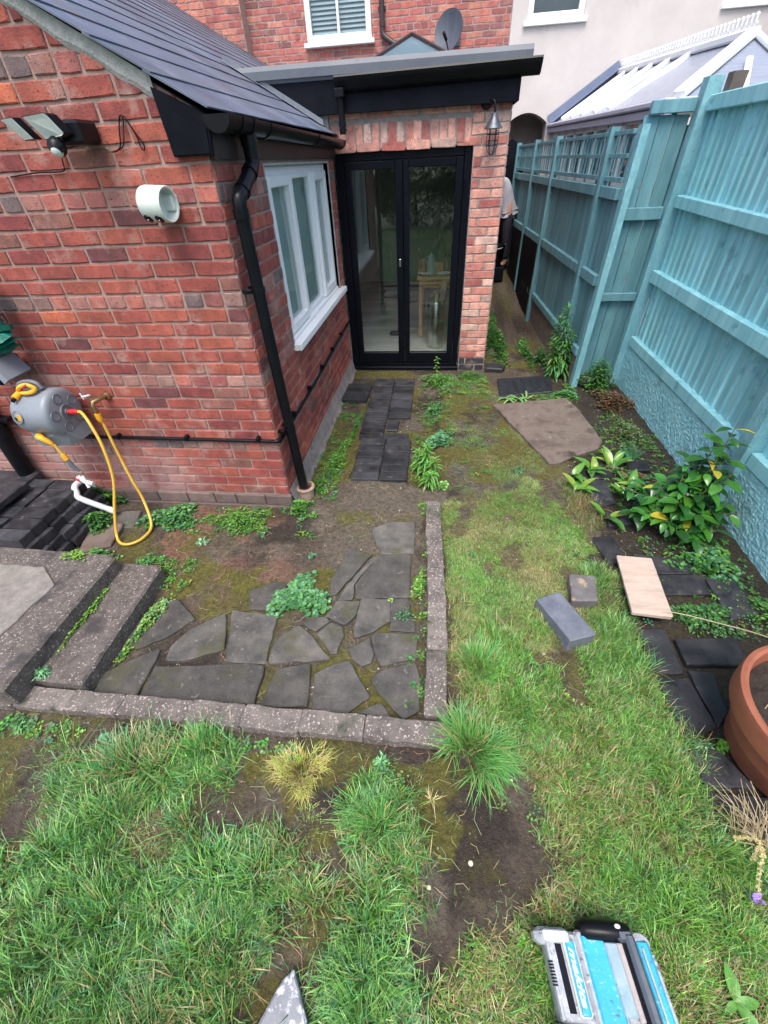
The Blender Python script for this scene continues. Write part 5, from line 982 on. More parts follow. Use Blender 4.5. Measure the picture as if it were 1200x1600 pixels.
# ---------------------------------------------------------------- plants
G1, G2, G3, G4, G5 = (.085, .24, .03), (.035, .13, .03), (.07, .21, .095), (.30, .34, .04), (.14, .05, .035)
def roundleaf(m, p, d, up, s_, c, r):
    d = Vector(d).normalized(); up = Vector(up); sx = d.cross(up).normalized(); u = sx.cross(d); p = Vector(p); k = 7; V = [p]; 
    for i in range(k): a = -2.5 + 5.0 * i / (k - 1); q = s_ * r.uniform(.82, 1.1); V.append(p + d * (math.cos(a) * q * .5 + s_ * .2) + sx * math.sin(a) * q * .5 + u * (.12 * s_ * abs(math.sin(a)) + r.uniform(-.05, .05) * s_))
    m.add(V, [(0, i, i + 1) for i in range(1, k)], c)
def clump(name, label, cat, c0, rx, ry, h, n, size, cols, kind='round', seed=0, group=None, mt_=LEAF, stems=True, prof=.5, rot=0, stuff=False):
    r = random.Random(seed); m = MB(); m.noflip = True; z0 = float(gh(c0[0], c0[1]))
    if len(c0) > 2: z0 = c0[2]
    for i in range(n):
        a = r.uniform(0, 6.283); q = r.random() ** .6 * (1.0 if r.random() < .8 else 1.25); lob = .8 + .25 * math.sin(3 * a + seed) + .15 * math.sin(5 * a + seed * 2); x_, y_ = rx * q * math.cos(a) * lob, ry * q * math.sin(a) * lob
        if rot: x_, y_ = x_ * math.cos(rot) - y_ * math.sin(rot), x_ * math.sin(rot) + y_ * math.cos(rot)
        z_ = h * max(.15, 1 - q * q * .8) * r.uniform(.15, 1) ** prof + .004
        c = r.choice(cols); k = r.uniform(.7, 1.3); c = tuple(v * k for v in c); sz = size * r.uniform(.6, 1.25)
        out = Vector((math.cos(a + rot), math.sin(a + rot), r.uniform(-.2, .35))); out.rotate(Matrix.Rotation(r.uniform(-.9, .9), 3, 'Z'))
        up = (r.uniform(-.35, .35), r.uniform(-.35, .35), 1)
        if kind == 'round': roundleaf(m, (x_, y_, z_), out, up, sz, c, r)
        elif kind == 'lance': m.leaf((x_ * .6, y_ * .6, z_ * .7), out, up, sz, sz * .3, .2, r.uniform(.1, .9), c, 3)
        elif kind == 'oval': m.leaf((x_, y_, z_), out, up, sz, sz * .55, .2, r.uniform(0, .6), c, 3)
        if stems and i % 3 == 0: m.tube([(x_ * .35, y_ * .35, 0), (x_ * .8, y_ * .8, z_ * .6), (x_, y_, z_)], .0014, 4, False, (.06, .13, .03))
    o = m.build(name, mt_, None, False); o.location = (c0[0], c0[1], z0)
    if stuff: o['kind'] = 'stuff'
    tag(o, label, cat, group); return o
clump('geranium_clump', 'round leaved blue green weed spreading over the crazy paving', 'weed', (.29, -.85), .20, .15, .055, 680, .027, [G3, G3, (.10, .27, .10), (.05, .17, .07), (.09, .26, .07)], 'round', 3, prof=.4)
clump('wall_weed', 'leafy weed clump under the yellow hose loop at the wall foot', 'weed', (-.86, -.21), .24, .15, .08, 760, .024, [G1, G3, G3, G2], 'round', 4)
clump('wall_weed', 'feathery bright green weed below the plinth left of the house corner', 'weed', (-.32, -.21), .24, .13, .07, 900, .016, [G1, G1, (.16, .30, .04), G2], 'oval', 5)
clump('corner_weed', 'bright small weed around the clay drain collar at the house corner', 'weed', (.06, -.02), .10, .09, .06, 240, .02, [G1, G1, G2], 'round', 6)
clump('nettle_clump', 'dark leafy plant growing behind the dark brick stack', 'plant', (-1.62, -.06), .26, .05, .20, 520, .04, [G2, (.03, .10, .03), G2, G1], 'oval', 7)
clump('nettle_clump', 'dark leafy plant between the brick stack and the white waste pipe', 'plant', (-1.36, -.33), .12, .09, .14, 330, .034, [G2, (.03, .10, .03), G1], 'oval', 17)
clump('stack_weed', 'small bright weed at the back corner of the upper step', 'weed', (-1.18, -.60), .13, .06, .045, 180, .018, [G1, G3], 'round', 8)
clump('stack_weed', 'tiny weed patch behind the lower step', 'weed', (-.80, -.62), .11, .05, .03, 90, .015, [G1, G3], 'round', 9)
clump('path_weed', 'bright green creeping weed along the left edge of the brick path', 'weed', (.22, .62), .09, .34, .035, 620, .014, [G1, G1, G2, (.15, .32, .04)], 'round', 10)
clump('path_weed', 'green weed hugging the foot of the window wall near the downpipe', 'weed', (.16, .30), .09, .20, .05, 380, .015, [G1, G1, G2], 'oval', 11)
clump('path_weed', 'thin creeping weed by the middle of the brick path on its left side', 'weed', (.29, 1.25), .04, .36, .025, 240, .012, [G1, G1, G2], 'round', 12)
clump('door_weed', 'bushy light green weeds right of the path in front of the doors', 'weed', (1.05, 2.28), .20, .16, .09, 620, .024, [G1, G1, (.13, .30, .05), G2], 'oval', 13)
clump('door_weed', 'green weeds along the foot of the brick pier', 'weed', (1.42, 2.42), .17, .09, .07, 330, .022, [G1, G2], 'oval', 14)
clump('door_weed', 'loose pale leaved weed in the hollow beside the brick path', 'weed', (1.03, 1.62), .11, .20, .07, 330, .024, [G1, G2, G3], 'oval', 15)
clump('cranesbill', 'blue green scalloped weed just behind the upright weed at the kerb end', 'weed', (1.10, .98), .13, .15, .06, 330, .028, [G3, G3, (.12, .30, .14)], 'round', 16)
clump('lawn_weed', 'pale green small weed beside the kerb end', 'weed', (1.12, .28), .05, .06, .04, 70, .022, [G1, (.2, .4, .12)], 'round', 18)
clump('lawn_weed', 'grey green sprig on the mossy ground left of the brown slab', 'weed', (1.72, .50), .06, .10, .05, 120, .024, [G3, (.12, .26, .12)], 'lance', 19)
clump('patio_weed', 'pale sprig on the bare earth between the wall and the paving', 'weed', (-.52, -.42), .055, .035, .03, 60, .03, [G3, (.25, .40, .25)], 'lance', 20)
clump('patio_weed', 'tiny round leaf weed above the round leaved clump', 'weed', (.28, -.50), .025, .02, .015, 14, .018, [G3], 'round', 21)
clump('patio_weed', 'small trailing weed beside the gutter strip of the upright kerb', 'weed', (.92, -.93), .07, .05, .035, 90, .015, [G2, G3], 'oval', 22)
clump('gutter_weed', 'bright weed in the gutter strip beside the third kerb block', 'weed', (.985, -.70), .03, .10, .035, 150, .014, [G1, G1, (.2, .34, .05)], 'round', 23)
clump('joint_weed', 'tiny yellow green weed at the top edge of the squarish flagstone', 'weed', (.83, -.83), .02, .02, .02, 18, .018, [(.22, .40, .06)], 'round', 24)
clump('step_weed', 'ferny weeds in the gap between the lower step and the paving', 'weed', (-.53, -1.10), .045, .26, .045, 260, .018, [G1, G3, (.2, .3, .06)], 'round', 25, rot=-.12)
clump('step_weed', 'bright green creeper along the inner edge of the lower step', 'weed', (-.83, -1.12, .10), .02, .26, .02, 150, .012, [G1, (.2, .36, .05)], 'round', 26)
clump('step_weed', 'blue green starry weed on the front end of the lower step', 'weed', (-.83, -1.48, .10), .045, .035, .04, 80, .028, [G3, (.15, .35, .18)], 'lance', 27)
clump('step_weed', 'small green weed on the back of the upper step', 'weed', (-1.10, -.80, .205), .09, .04, .02, 120, .014, [G1, (.2, .36, .05)], 'round', 28)
clump('kerb_weed', 'pale starry weed in front of the kerb corner', 'weed', (.88, -1.69), .035, .03, .03, 40, .034, [(.15, .38, .15), G3], 'lance', 29)
clump('kerb_weed', 'blue green weed at the left end in front of the front kerb', 'weed', (-.80, -1.70), .09, .04, .04, 110, .026, [G3, G1], 'lance', 30)
clump('kerb_weed', 'round leaved weed at the edge of the left grass patch', 'weed', (-.33, -1.72), .05, .03, .04, 30, .03, [G3], 'round', 31)
clump('parsley_bush', 'green ferny bush at the foot of the narrow fence return', 'plant', (2.70, 2.08), .16, .12, .32, 620, .036, [G2, G1, G2, (.05, .17, .04)], 'oval', 32)
clump('red_sedum', 'dark red brown leafy mass beside the green ferny bush by the fence', 'plant', (2.76, 1.72), .19, .28, .10, 900, .022, [G5, (.10, .045, .03), (.20, .10, .06), (.06, .08, .03)], 'round', 33)
clump('ground_cover', 'grey green ground cover between the brown slab and the roughcast wall', 'plant', (2.72, 1.12), .17, .42, .06, 1000, .018, [(.07, .15, .05), G2, (.16, .22, .10), G5], 'round', 34)
clump('ground_cover', 'light green ground cover behind the brown slab by the slender post', 'plant', (2.36, 1.90), .14, .10, .05, 260, .022, [G1, G2, G3], 'round', 35)
clump('ground_cover', 'ivy like cover at the wall foot below the shrub', 'plant', (2.68, -.44), .22, .14, .06, 420, .028, [G3, G2, G1], 'round', 36)
clump('ground_cover', 'dark tufted ground cover between the bed bricks right of the pink plank', 'plant', (2.47, -.84), .19, .11, .06, 700, .020, [G2, G1, G2, (.05, .15, .06)], 'oval', 37)
clump('ground_cover', 'green trailing plant at the wall foot above the pot', 'plant', (2.86, -.86), .10, .24, .08, 520, .024, [G1, G2], 'oval', 38)
clump('ground_cover', 'dull leafy patch around the edging bricks above the shrub', 'plant', (2.52, .42), .17, .16, .06, 420, .020, [G2, (.09, .16, .05), G5], 'round', 39)
clump('sedum_sprig', 'small blue green sprig between two edging bricks left of the pot', 'weed', (2.20, -1.50, .05), .06, .02, .025, 50, .02, [(.25, .45, .30), G3], 'lance', 40)
clump('sedum_sprig', 'round leaf sprig in the brick joint left of the terracotta pot', 'weed', (2.28, -1.50, .05), .03, .025, .03, 40, .016, [G1], 'round', 41)
clump('verge_weed', 'lush dark creeping weed along the alley beyond the brick pier', 'weed', (1.80, 4.0), .17, 1.2, .09, 1700, .034, [G2, (.025, .09, .02), G1], 'round', 42)
clump('verge_weed', 'low weeds at the foot of the trellised fence in the alley', 'weed', (2.16, 3.3), .07, .6, .06, 420, .028, [G2, G1, (.05, .13, .03)], 'round', 43)
clump('verge_weed', 'dark leafy weed against the concrete board of the middle fence section', 'weed', (2.28, 2.95), .09, .16, .16, 200, .04, [G2, (.03, .1, .03)], 'oval', 44)
# upright weeds with whorled narrow leaves
def willow(label, base, hts, name='willowherb', seed=1, L=.10, col=(G1, (.13, .33, .06)), lean=(0, 0), dens=1.0):
    r = random.Random(seed); t = thing(name, label, 'weed', (*base, float(gh(*base)))); 
    for (dx, dy, h) in hts:
        a0 = Vector((dx, dy, 0)); tip = Vector((dx * 1.8 + lean[0] * h, dy * 1.8 + lean[1] * h, h)); s = MB(); s.tube([a0, a0.lerp(tip, .5) + Vector((r.uniform(-.01, .01), r.uniform(-.01, .01), 0)), tip], [.004, .0032, .0015], 6, True); s.build('stem', STEM, t)
        m = MB(); m.noflip = True; n = int(h / .011 * dens)
        for i in range(n):
            f = (i + 1) / n; p = a0.lerp(tip, .12 + .88 * f); a = i * 2.4 + r.uniform(-.3, .3); up_ = f ** 2 * 1.3 + r.uniform(-.35, .35); l = L * (1.05 - .55 * f) * r.uniform(.75, 1.15); c = tuple(v * r.uniform(.75, 1.25) * (1.25 if f > .8 else 1) for v in r.choice(col))
            m.leaf(p, (math.cos(a), math.sin(a), up_), (0, 0, 1), l, l * .2, .25, r.uniform(.5, 1.3), c, 4)
        m.build('leaves', LEAF, t)
    return t
willow('upright bright green narrow leaved weed at the house end of the upright kerb', (.99, .46), [(0, 0, .28), (.035, -.05, .22), (-.035, .03, .20), (.02, -.12, .17)], seed=2, L=.12, dens=2.6)
willow('tall narrow leaved weed leaning on the trellised fence beside the slender post', (2.40, 2.42), [(0, 0, .72), (-.03, .04, .60), (.03, -.03, .50), (-.06, -.02, .40)], seed=3, L=.15, col=(G2, G1, (.05, .18, .04)), dens=2.0, lean=(-.05, .1))
t = thing('strap_leaf_plant', 'pale strappy leaves flopping over the front edge of the inspection cover', 'plant', (1.86, 1.80, .04)); m = MB(); m.noflip = True; r = random.Random(6)
for i in range(26): a = r.uniform(0, 6.28); l = r.uniform(.1, .2); m.leaf((r.uniform(-.13, .13), r.uniform(-.02, .02), 0), (math.cos(a), math.sin(a) * .5, .45), (0, 0, 1), l, l * .13, .2, 1.1, tuple(v * r.uniform(.9, 1.5) for v in (.13, .28, .09)), 4)
m.build('leaves', LEAF, t)
t = thing('yellow_tip_sprig', 'small sprouting sprig in front of the right hand door pane', 'weed', (1.03, 2.50, 0)); m = MB(); m.noflip = True; m.tube([(0, 0, 0), (.01, 0, .22)], .003, 6, True, (.1, .12, .03))
for i in range(16): a = i * 2.4; m.leaf((.008, 0, .04 + i * .012), (math.cos(a), math.sin(a), .3), (0, 0, 1), .05, .02, .2, .6, G1 if i % 2 else (.2, .36, .06), 3)
m.build('leaves', LEAF, t)
# lily like plants
LI = [((2.125, .42), 5, 'bright lily leaves at the lawn edge below the brown slab', 1), ((2.10, .27), 5, 'yellowing lily leaves nearest the lawn', 2), ((2.26, .50), 6, 'upright lily leaves beside the corner of the brown slab', 3), ((2.45, .60), 8, 'broad lily leaves beneath the blue green feathery plant', 4), ((2.50, .30), 12, 'largest group of bright lily leaves above the glossy shrub', 5), ((2.22, -.04), 5, 'lily leaves rising left of the glossy shrub over a broken brick', 6), ((2.42, .18), 8, 'curled lily leaves touching the left side of the glossy shrub', 7)]
for (bx_, by_), n, lb, sd_ in LI:
    r = random.Random(sd_); t = thing('lily_plant', lb, 'plant', (bx_, by_, .03), 'lily like plants in the bed')
    for i in range(n):
        a = r.uniform(0, 6.28); l = r.uniform(.13, .20); c = r.choice([(.11, .26, .04), (.08, .23, .035), (.20, .30, .05), (.06, .18, .035)]); m = MB(); m.noflip = True
        m.leaf((r.uniform(-.03, .03), r.uniform(-.03, .03), .0), (math.cos(a) * .6, math.sin(a) * .6, r.uniform(.5, 1.3)), (math.cos(a) * -.5, math.sin(a) * -.5, 1), l, l * .36, .35, r.uniform(.3, 1.0), c, 7); m.build('leaf', GLOSSLEAF, t, True, angle=False)
# feathery plant
t = thing('feathery_plant', 'blue green feathery plant behind the lily leaves', 'plant', (2.62, .72, .03)); m = MB(); m.noflip = True; r = random.Random(8)
for i in range(16):
    a = r.uniform(0, 6.28); h = r.uniform(.05, .14); e = Vector((math.cos(a) * .10, math.sin(a) * .10, h)); 
    for k in range(16):
        p = e * (k / 16); 
        for sg in (-1, 1): m.leaf(p, Vector((math.cos(a + sg * 1.1), math.sin(a + sg * 1.1), .3)), (0, 0, 1), .024 * (1.1 - k / 20), .005, .1, .3, (.05, .20, .10), 2)
m.build('fronds', LEAF, t)
# glossy shrub
sh = thing('glossy_shrub', 'glossy green shrub growing against the teal roughcast wall', 'shrub', (2.62, -.05, .0)); B = Vector((2.62, -.05, 0)); r = random.Random(12)
TG = [(2.30, .06, .24), (2.84, -.26, .30), (2.36, -.22, .20), (2.86, .10, .42), (2.48, .14, .20), (2.80, .07, .72), (2.74, .05, .60), (2.80, .0, .53), (2.66, .08, .47), (2.82, -.08, .46), (2.72, -.02, .44), (2.60, .0, .38), (2.50, .04, .30), (2.70, -.12, .37), (2.46, -.04, .26), (2.56, -.16, .29), (2.66, -.24, .26), (2.38, .02, .22), (2.41, -.14, .19), (2.54, -.28, .15), (2.74, -.30, .18), (2.34, -.10, .14), (2.60, -.08, .33), (2.80, -.20, .32), (2.48, -.22, .18), (2.58, .10, .28), (2.66, -.34, .10)]
for i, p in enumerate(TG):
    e = Vector(p) - B; s0 = Vector((r.uniform(-.03, .05), r.uniform(-.03, .03), .0)); midp = s0.lerp(e, .5) + Vector((r.uniform(-.02, .02), r.uniform(-.02, .02), .05)); pts = spline([s0, midp, e], 6)
    s = MB(); s.tube(pts, [.006 - .0035 * k / (len(pts) - 1) for k in range(len(pts))], 6); s.build('branch', STEM, sh, True)
    m = MB(); m.noflip = True; nl = 17 if i > 2 else 9
    for k in range(nl):
        f = .35 + .68 * k / nl; q = pts[min(len(pts) - 1, int(f * (len(pts) - 1)))] ; a = k * 2.4 + i; l = r.uniform(.07, .145)
        d = Vector((math.cos(a), math.sin(a), r.uniform(-.25, .45))); c = r.choice([(.025, .11, .02), (.035, .15, .022), (.06, .20, .03), (.02, .085, .02), (.04, .16, .02)])
        if r.random() < .02: c = (.36, .33, .04)
        m.leaf(q + d * .012, d, (r.uniform(-.3, .3), r.uniform(-.3, .3), 1), l, l * .52, .22, r.uniform(.15, .8), tuple(v * r.uniform(.85, 1.2) for v in c), 6)
    m.build('leaves', GLOSSLEAF, sh, True, angle=False)
# bottom right plants
lv = thing('lavender', 'straggly lavender stems with small purple flowers at the right edge below the pot', 'plant', (2.24, -1.86, .03)); r = random.Random(14)
s = MB(); s.noflip = True
fl = [(-.105, -.125, .07), (-.10, .03, .08), (.03, -.10, .09), (-.06, -.02, .06)]
for (dx, dy, h) in fl:
    pts = spline([(0.02, 0, 0), (dx * .4, dy * .3 + .02, h * 1.2), (dx, dy, h)], 8); s.tube(pts, .0022, 5, True, (.35, .32, .16))
    for k in range(4, len(pts)):
        for j in range(6): a = r.uniform(0, 6.28); s.leaf(pts[k], (math.cos(a), math.sin(a), r.uniform(-.3, .8)), (0, 0, 1), .011, .006, .2, .3, tuple(v * r.uniform(.8, 1.3) for v in (.45, .38, .18)), 2)
s.build('seed_stems', LEAF, lv)
for (dx, dy, h) in fl[:1] + fl[2:3]:
    m = MB(); m.noflip = True
    for j in range(34): a = r.uniform(0, 6.28); roundleaf(m, Vector((dx, dy, h)) + Vector((r.uniform(-.012, .008), r.uniform(-.010, .010), r.uniform(-.008, .01))), (math.cos(a), math.sin(a), .4), (r.uniform(-1, 1), r.uniform(-1, 1), 1), .013, (.28, .18, .50), r)
    m.build('flower', LEAF, lv)
m = MB(); m.noflip = True
for i in range(150): a = r.uniform(0, 6.28); m.leaf((r.uniform(-.05, .12), r.uniform(-.10, .06), r.uniform(0, .05)), (math.cos(a), math.sin(a), r.uniform(.2, 1)), (0, 0, 1), .04, .006, .2, .5, tuple(v * r.uniform(.8, 1.3) for v in (.15, .26, .12)), 3)
m.build('leaves', LEAF, lv)
lu = thing('lupin', 'blue green lupin leaf fan at the right edge below the lavender', 'plant', (2.26, -1.99, .04)); m = MB(); m.noflip = True; m.tube([(.03, .02, -.02), (0, 0, .05)], .003, 6, True, (.1, .22, .1))
for i in range(15): a = 2 * math.pi * i / 15; m.leaf((0, 0, .05), (math.cos(a), math.sin(a), .12), (0, 0, 1), .085, .02, .3, .35, (.06, .21, .10), 5)
m.build('leaves', LEAF, lu)
dk = thing('dock_leaf', 'three broad green leaves right of the work light', 'weed', (2.0, -2.22, .04)); r = random.Random(3)
for a, l in ((1.5, .09), (.1, .07), (-1.1, .09), (3.6, .05)):
    m = MB(); m.noflip = True; m.leaf((-.02, 0, .015), (math.cos(a), math.sin(a), .3), (0, 0, 1), l, l * .45, .2, .4, (.09, .25, .04), 6); m.build('leaf', LEAF, dk, True, angle=False)
sd = MB(); r = random.Random(21)
for i in range(70):
    a = r.gauss(1.9, .7); x_, y_ = r.uniform(-.04, .06), r.uniform(-.06, .02); h = r.uniform(.08, .24); sd.tube([(x_, y_, 0), (x_ + math.cos(a) * h * .35, y_ + math.sin(a) * h * .3, h * .6), (x_ + math.cos(a) * h * .8, y_ + math.sin(a) * h * .6, h * .8)], [.0016, .0014, .0007], 4, False)
o = sd.build('dry_grass', mat('straw', (.32, .25, .13), (.48, .40, .26), 30, .7)); o.location = (2.22, -1.80, .03); tag(o, 'dry straw coloured grass stalks in front of the black brick below the pot', 'dry grass')
m = MB(); m.tube(spline([(2.235, -.875, .115), (2.30, -.90, .15), (2.42, -1.00, .22), (2.52, -1.14, .32), (2.58, -1.30, .38), (2.66, -1.40, .36), (2.70, -1.46, .345)], 8), [.0026] * 49, 6); m.lathe([(0, -.006), (.008, 0), (0, .006)], (2.235, -.875, .117), (0, 0, 1), 6); o = m.build('dead_stem', mat('pale_stalk', (.42, .34, .2), (.55, .46, .3), 30, .7)); tag(o, 'long pale dead stem arching from the pink plank into the pot', 'stem')
sg = thing('pot_seedling', 'yellow green seedling leaf and dry bits on the compost in the pot', 'plant', (2.42, -1.58, .345)); m = MB(); m.noflip = True; r = random.Random(4)
for a, l, c in ((2.6, .08, (.35, .48, .06)), (.4, .06, (.25, .42, .06)), (-1.2, .05, (.2, .36, .06))): m.leaf((.01, 0, .01), (math.cos(a), math.sin(a), .3), (0, 0, 1), l, l * .55, .2, .3, c, 5)
for i in range(14): a = r.uniform(0, 6.28); p = Vector((r.uniform(-.08, .12), r.uniform(-.1, .14), .004)); m.tube([p, p + Vector((math.cos(a) * .03, math.sin(a) * .03, .008)), p + Vector((math.cos(a + .5) * .06, math.sin(a + .5) * .06, .002))], .0016, 4, False, (.45, .33, .2))
for i in range(16): a = r.uniform(0, 6.28); roundleaf(m, (r.uniform(-.09, .14), r.uniform(-.12, .16), .006), (math.cos(a), math.sin(a), .1), (0, 0, 1), .022, (.36, .24, .15), r)
m.build('leaves', LEAF, sg)
# ---------------------------------------------------------------- grass
def blades(name, pos, L, w, az, lean, cb, ct, mt_=GRASSM):
    n = len(pos); t = np.array([0, .38, .74, 1.0]); dirx = np.stack([np.cos(az), np.sin(az)], 1); side = np.stack([-np.sin(az), np.cos(az)], 1)
    H = (np.sin(lean)[:, None] * (t * .55 + t * t * .6)[None]) * L[:, None]; V_ = (np.cos(lean)[:, None] * (t * 1.0)[None] + .18 * t[None] - (np.sin(lean)[:, None] * .45 * (t ** 2)[None])) * L[:, None]
    V_ = np.maximum(V_, .003)
    wd = np.array([1, .85, .5]) * .5; co = np.zeros((n, 7, 3))
    for k in range(3):
        c0 = pos[:, :2] + dirx * H[:, k:k + 1]
        for j, sg in enumerate((-1, 1)): co[:, 2 * k + j, :2] = c0 + side * (sg * w * wd[k])[:, None]; co[:, 2 * k + j, 2] = pos[:, 2] + V_[:, k]
    co[:, 6, :2] = pos[:, :2] + dirx * H[:, 3:4]; co[:, 6, 2] = pos[:, 2] + V_[:, 3]
    me = bpy.data.meshes.new(name); me.vertices.add(n * 7); me.vertices.foreach_set('co', co.ravel())
    base = (np.arange(n) * 7)[:, None]; lp = (base + np.array([0, 1, 3, 2, 2, 3, 5, 4, 4, 5, 6])[None]).ravel()
    me.loops.add(n * 11); me.loops.foreach_set('vertex_index', lp); st = ((np.arange(n) * 11)[:, None] + np.array([0, 4, 8])[None]).ravel(); me.polygons.add(n * 3); me.polygons.foreach_set('loop_start', st); me.polygons.foreach_set('loop_total', np.tile([4, 4, 3], n))
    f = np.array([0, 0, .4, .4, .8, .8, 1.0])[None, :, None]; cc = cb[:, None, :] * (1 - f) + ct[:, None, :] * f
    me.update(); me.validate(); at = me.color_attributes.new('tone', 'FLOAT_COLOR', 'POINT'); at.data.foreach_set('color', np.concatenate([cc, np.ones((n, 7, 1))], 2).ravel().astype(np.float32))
    o = link(name, me, mt_, None, True); return o
PAL = np.array([(.07, .22, .035), (.09, .26, .04), (.05, .18, .05), (.16, .32, .05), (.09, .27, .09), (.22, .36, .10), (.13, .28, .04)]); DRY = np.array([(.36, .28, .12), (.28, .22, .09), (.42, .34, .18), (.22, .20, .07)])
def patch(name, label, poly, dens, lm, ls, wm, dry, seed, lean=(.3, 1.25), clump_s=0.07, bald=None, edge=.05, tint=(1, 1, 1), radial=0, radk=.6):
    g_ = np.random.default_rng(seed); xs = [p[0] for p in poly]; ys = [p[1] for p in poly]; A = (max(xs) - min(xs) + .2) * (max(ys) - min(ys) + .2)
    ncl = int(A * dens / 12); cx = g_.uniform(min(xs) - .1, max(xs) + .1, ncl); cy = g_.uniform(min(ys) - .1, max(ys) + .1, ncl)
    wx = cx + (fbm(cx, cy, 6, 60) - .5) * edge * 2.4; wy = cy + (fbm(cx, cy, 6, 64) - .5) * edge * 2.4
    k = inpoly(wx, wy, poly); 
    if bald is not None: k &= fbm(cx, cy, bald[0], seed) > bald[1]
    cx, cy = cx[k], cy[k]; ncl = len(cx); nb = 12; ph = g_.uniform(0, 6.28, ncl); csz = g_.uniform(.6, 1.3, ncl); fl_ = (fbm(cx, cy, 2.2, seed + 5) - .5) * 14
    X = np.repeat(cx, nb) + g_.normal(0, clump_s * .22, ncl * nb); Y = np.repeat(cy, nb) + g_.normal(0, clump_s * .22, ncl * nb)
    n = len(X); az = np.where(g_.random(n) < .55, np.repeat(fl_, nb) + g_.normal(0, .8, n), g_.uniform(0, 6.28, n)); ln = g_.uniform(lean[0], lean[1], n)
    L = np.clip(lm * np.repeat(csz, nb) * g_.uniform(.5, 1.35, n) + g_.normal(0, ls, n), .015, None) * (.7 + .6 * fbm(X, Y, 3, seed + 9)); w = wm * g_.uniform(.6, 1.3, n)
    if radial:
        nc = int(A * radial) + 3; RX = g_.uniform(min(xs) - .1, max(xs) + .1, nc); RY = g_.uniform(min(ys) - .1, max(ys) + .1, nc); dd = (X[:, None] - RX) ** 2 + (Y[:, None] - RY) ** 2; j = dd.argmin(1); d_ = np.sqrt(dd[np.arange(n), j]); fol = g_.random(n) < radk; az = np.where(fol, np.arctan2(Y - RY[j], X - RX[j]) + g_.normal(0, .7, n), az); ln = np.where(fol, np.clip(.25 + d_ * 9 * g_.uniform(.6, 1.3, n), .1, lean[1]), ln); L = L * np.where(fol, np.clip(1.2 - d_ * 3.5, .6, 1.25), 1) * g_.uniform(.8, 1.25, nc)[j]; w = w * g_.uniform(.8, 1.2, nc)[j]
    dm = np.clip(dry + (fbm(X, Y, 3.5, seed + 2) - .5) * 1.5, 0.02, .95); isd = g_.random(n) < dm; c = PAL[g_.integers(0, len(PAL), n)]; mix_ = fbm(X, Y, 2.5, seed + 7)[:, None]; c = c * (.75 + .5 * mix_); c = c * np.array(tint); c = np.where(isd[:, None], DRY[g_.integers(0, 4, n)] * .9, c) * g_.uniform(.55, 1.55, (n, 1))
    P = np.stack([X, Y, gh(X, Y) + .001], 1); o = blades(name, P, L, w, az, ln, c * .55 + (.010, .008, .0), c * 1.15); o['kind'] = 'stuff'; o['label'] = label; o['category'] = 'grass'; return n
tot = 0
g_ = np.random.default_rng(5); m = MB(); m.noflip = True; r = random.Random(77); k_ = 0
ZON = [(0.03, .30, .05, 1.9), (.86, 1.2, .35, 2.3), (1.0, 1.6, 1.9, 2.5), (-1.0, 0, -.35, -.04), (-.2, .35, -.35, .1), (.96, 1.05, -1.45, .1), (1.25, 2.0, -2.3, 0), (1.6, 1.95, 2.7, 6), (2.3, 2.95, .6, 1.5), (2.2, 2.9, -.95, -.2), (-.85, -.45, -.85, -.6), (2.35, 2.9, -.3, .6), (-.9, 1.0, -1.75, -1.66), (2.0, 2.5, 1.75, 2.2), (1.15, 1.7, .4, 1.6)]
WT = [5, 5, 5, 4, 3, 2, 1.2, 6, 4, 4, 2, 3, 2, 3, 1.5]
for i in range(3600):
    z4 = r.choices(ZON, WT)[0]; X = r.uniform(z4[0], z4[1]); Y = r.uniform(z4[2], z4[3])
    if fbm(X, Y, 6, 71) < .5: continue
    if 0 < Y < .06 and X < 0: continue
    zz = float(gh(X, Y)); cc = r.choice([G1, G1, G2, G3, (.16, .32, .05)]); cc = tuple(v * r.uniform(.6, 1.3) for v in cc); sz = r.uniform(.007, .017)
    for j in range(r.randint(4, 11)):
        a = r.uniform(0, 6.28); q = r.uniform(0, .022); roundleaf(m, (X + math.cos(a) * q, Y + math.sin(a) * q, zz + r.uniform(.004, .022)), (math.cos(a), math.sin(a), r.uniform(-.1, .3)), (r.uniform(-.3, .3), r.uniform(-.3, .3), 1), sz * r.uniform(.7, 1.2), cc, r)
o = m.build('creeping_weeds', LEAF); o['kind'] = 'stuff'
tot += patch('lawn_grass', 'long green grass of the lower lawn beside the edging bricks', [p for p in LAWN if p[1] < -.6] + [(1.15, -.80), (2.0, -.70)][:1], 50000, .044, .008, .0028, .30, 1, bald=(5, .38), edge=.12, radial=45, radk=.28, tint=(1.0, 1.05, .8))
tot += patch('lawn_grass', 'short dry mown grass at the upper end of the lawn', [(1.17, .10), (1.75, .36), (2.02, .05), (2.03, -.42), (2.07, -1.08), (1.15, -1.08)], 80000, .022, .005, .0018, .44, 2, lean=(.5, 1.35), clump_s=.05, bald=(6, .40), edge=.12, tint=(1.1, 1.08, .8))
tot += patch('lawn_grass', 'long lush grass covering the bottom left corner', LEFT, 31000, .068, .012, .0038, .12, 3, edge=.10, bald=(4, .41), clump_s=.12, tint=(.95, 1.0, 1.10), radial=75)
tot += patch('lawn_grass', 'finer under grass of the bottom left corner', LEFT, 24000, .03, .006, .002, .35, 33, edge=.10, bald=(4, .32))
tot += patch('lawn_grass', 'strip of long grass running down the middle between bare earth', MID, 36000, .062, .012, .0036, .14, 4, edge=.08, bald=(5, .36), clump_s=.11, tint=(.95, 1.0, 1.10), radial=80)
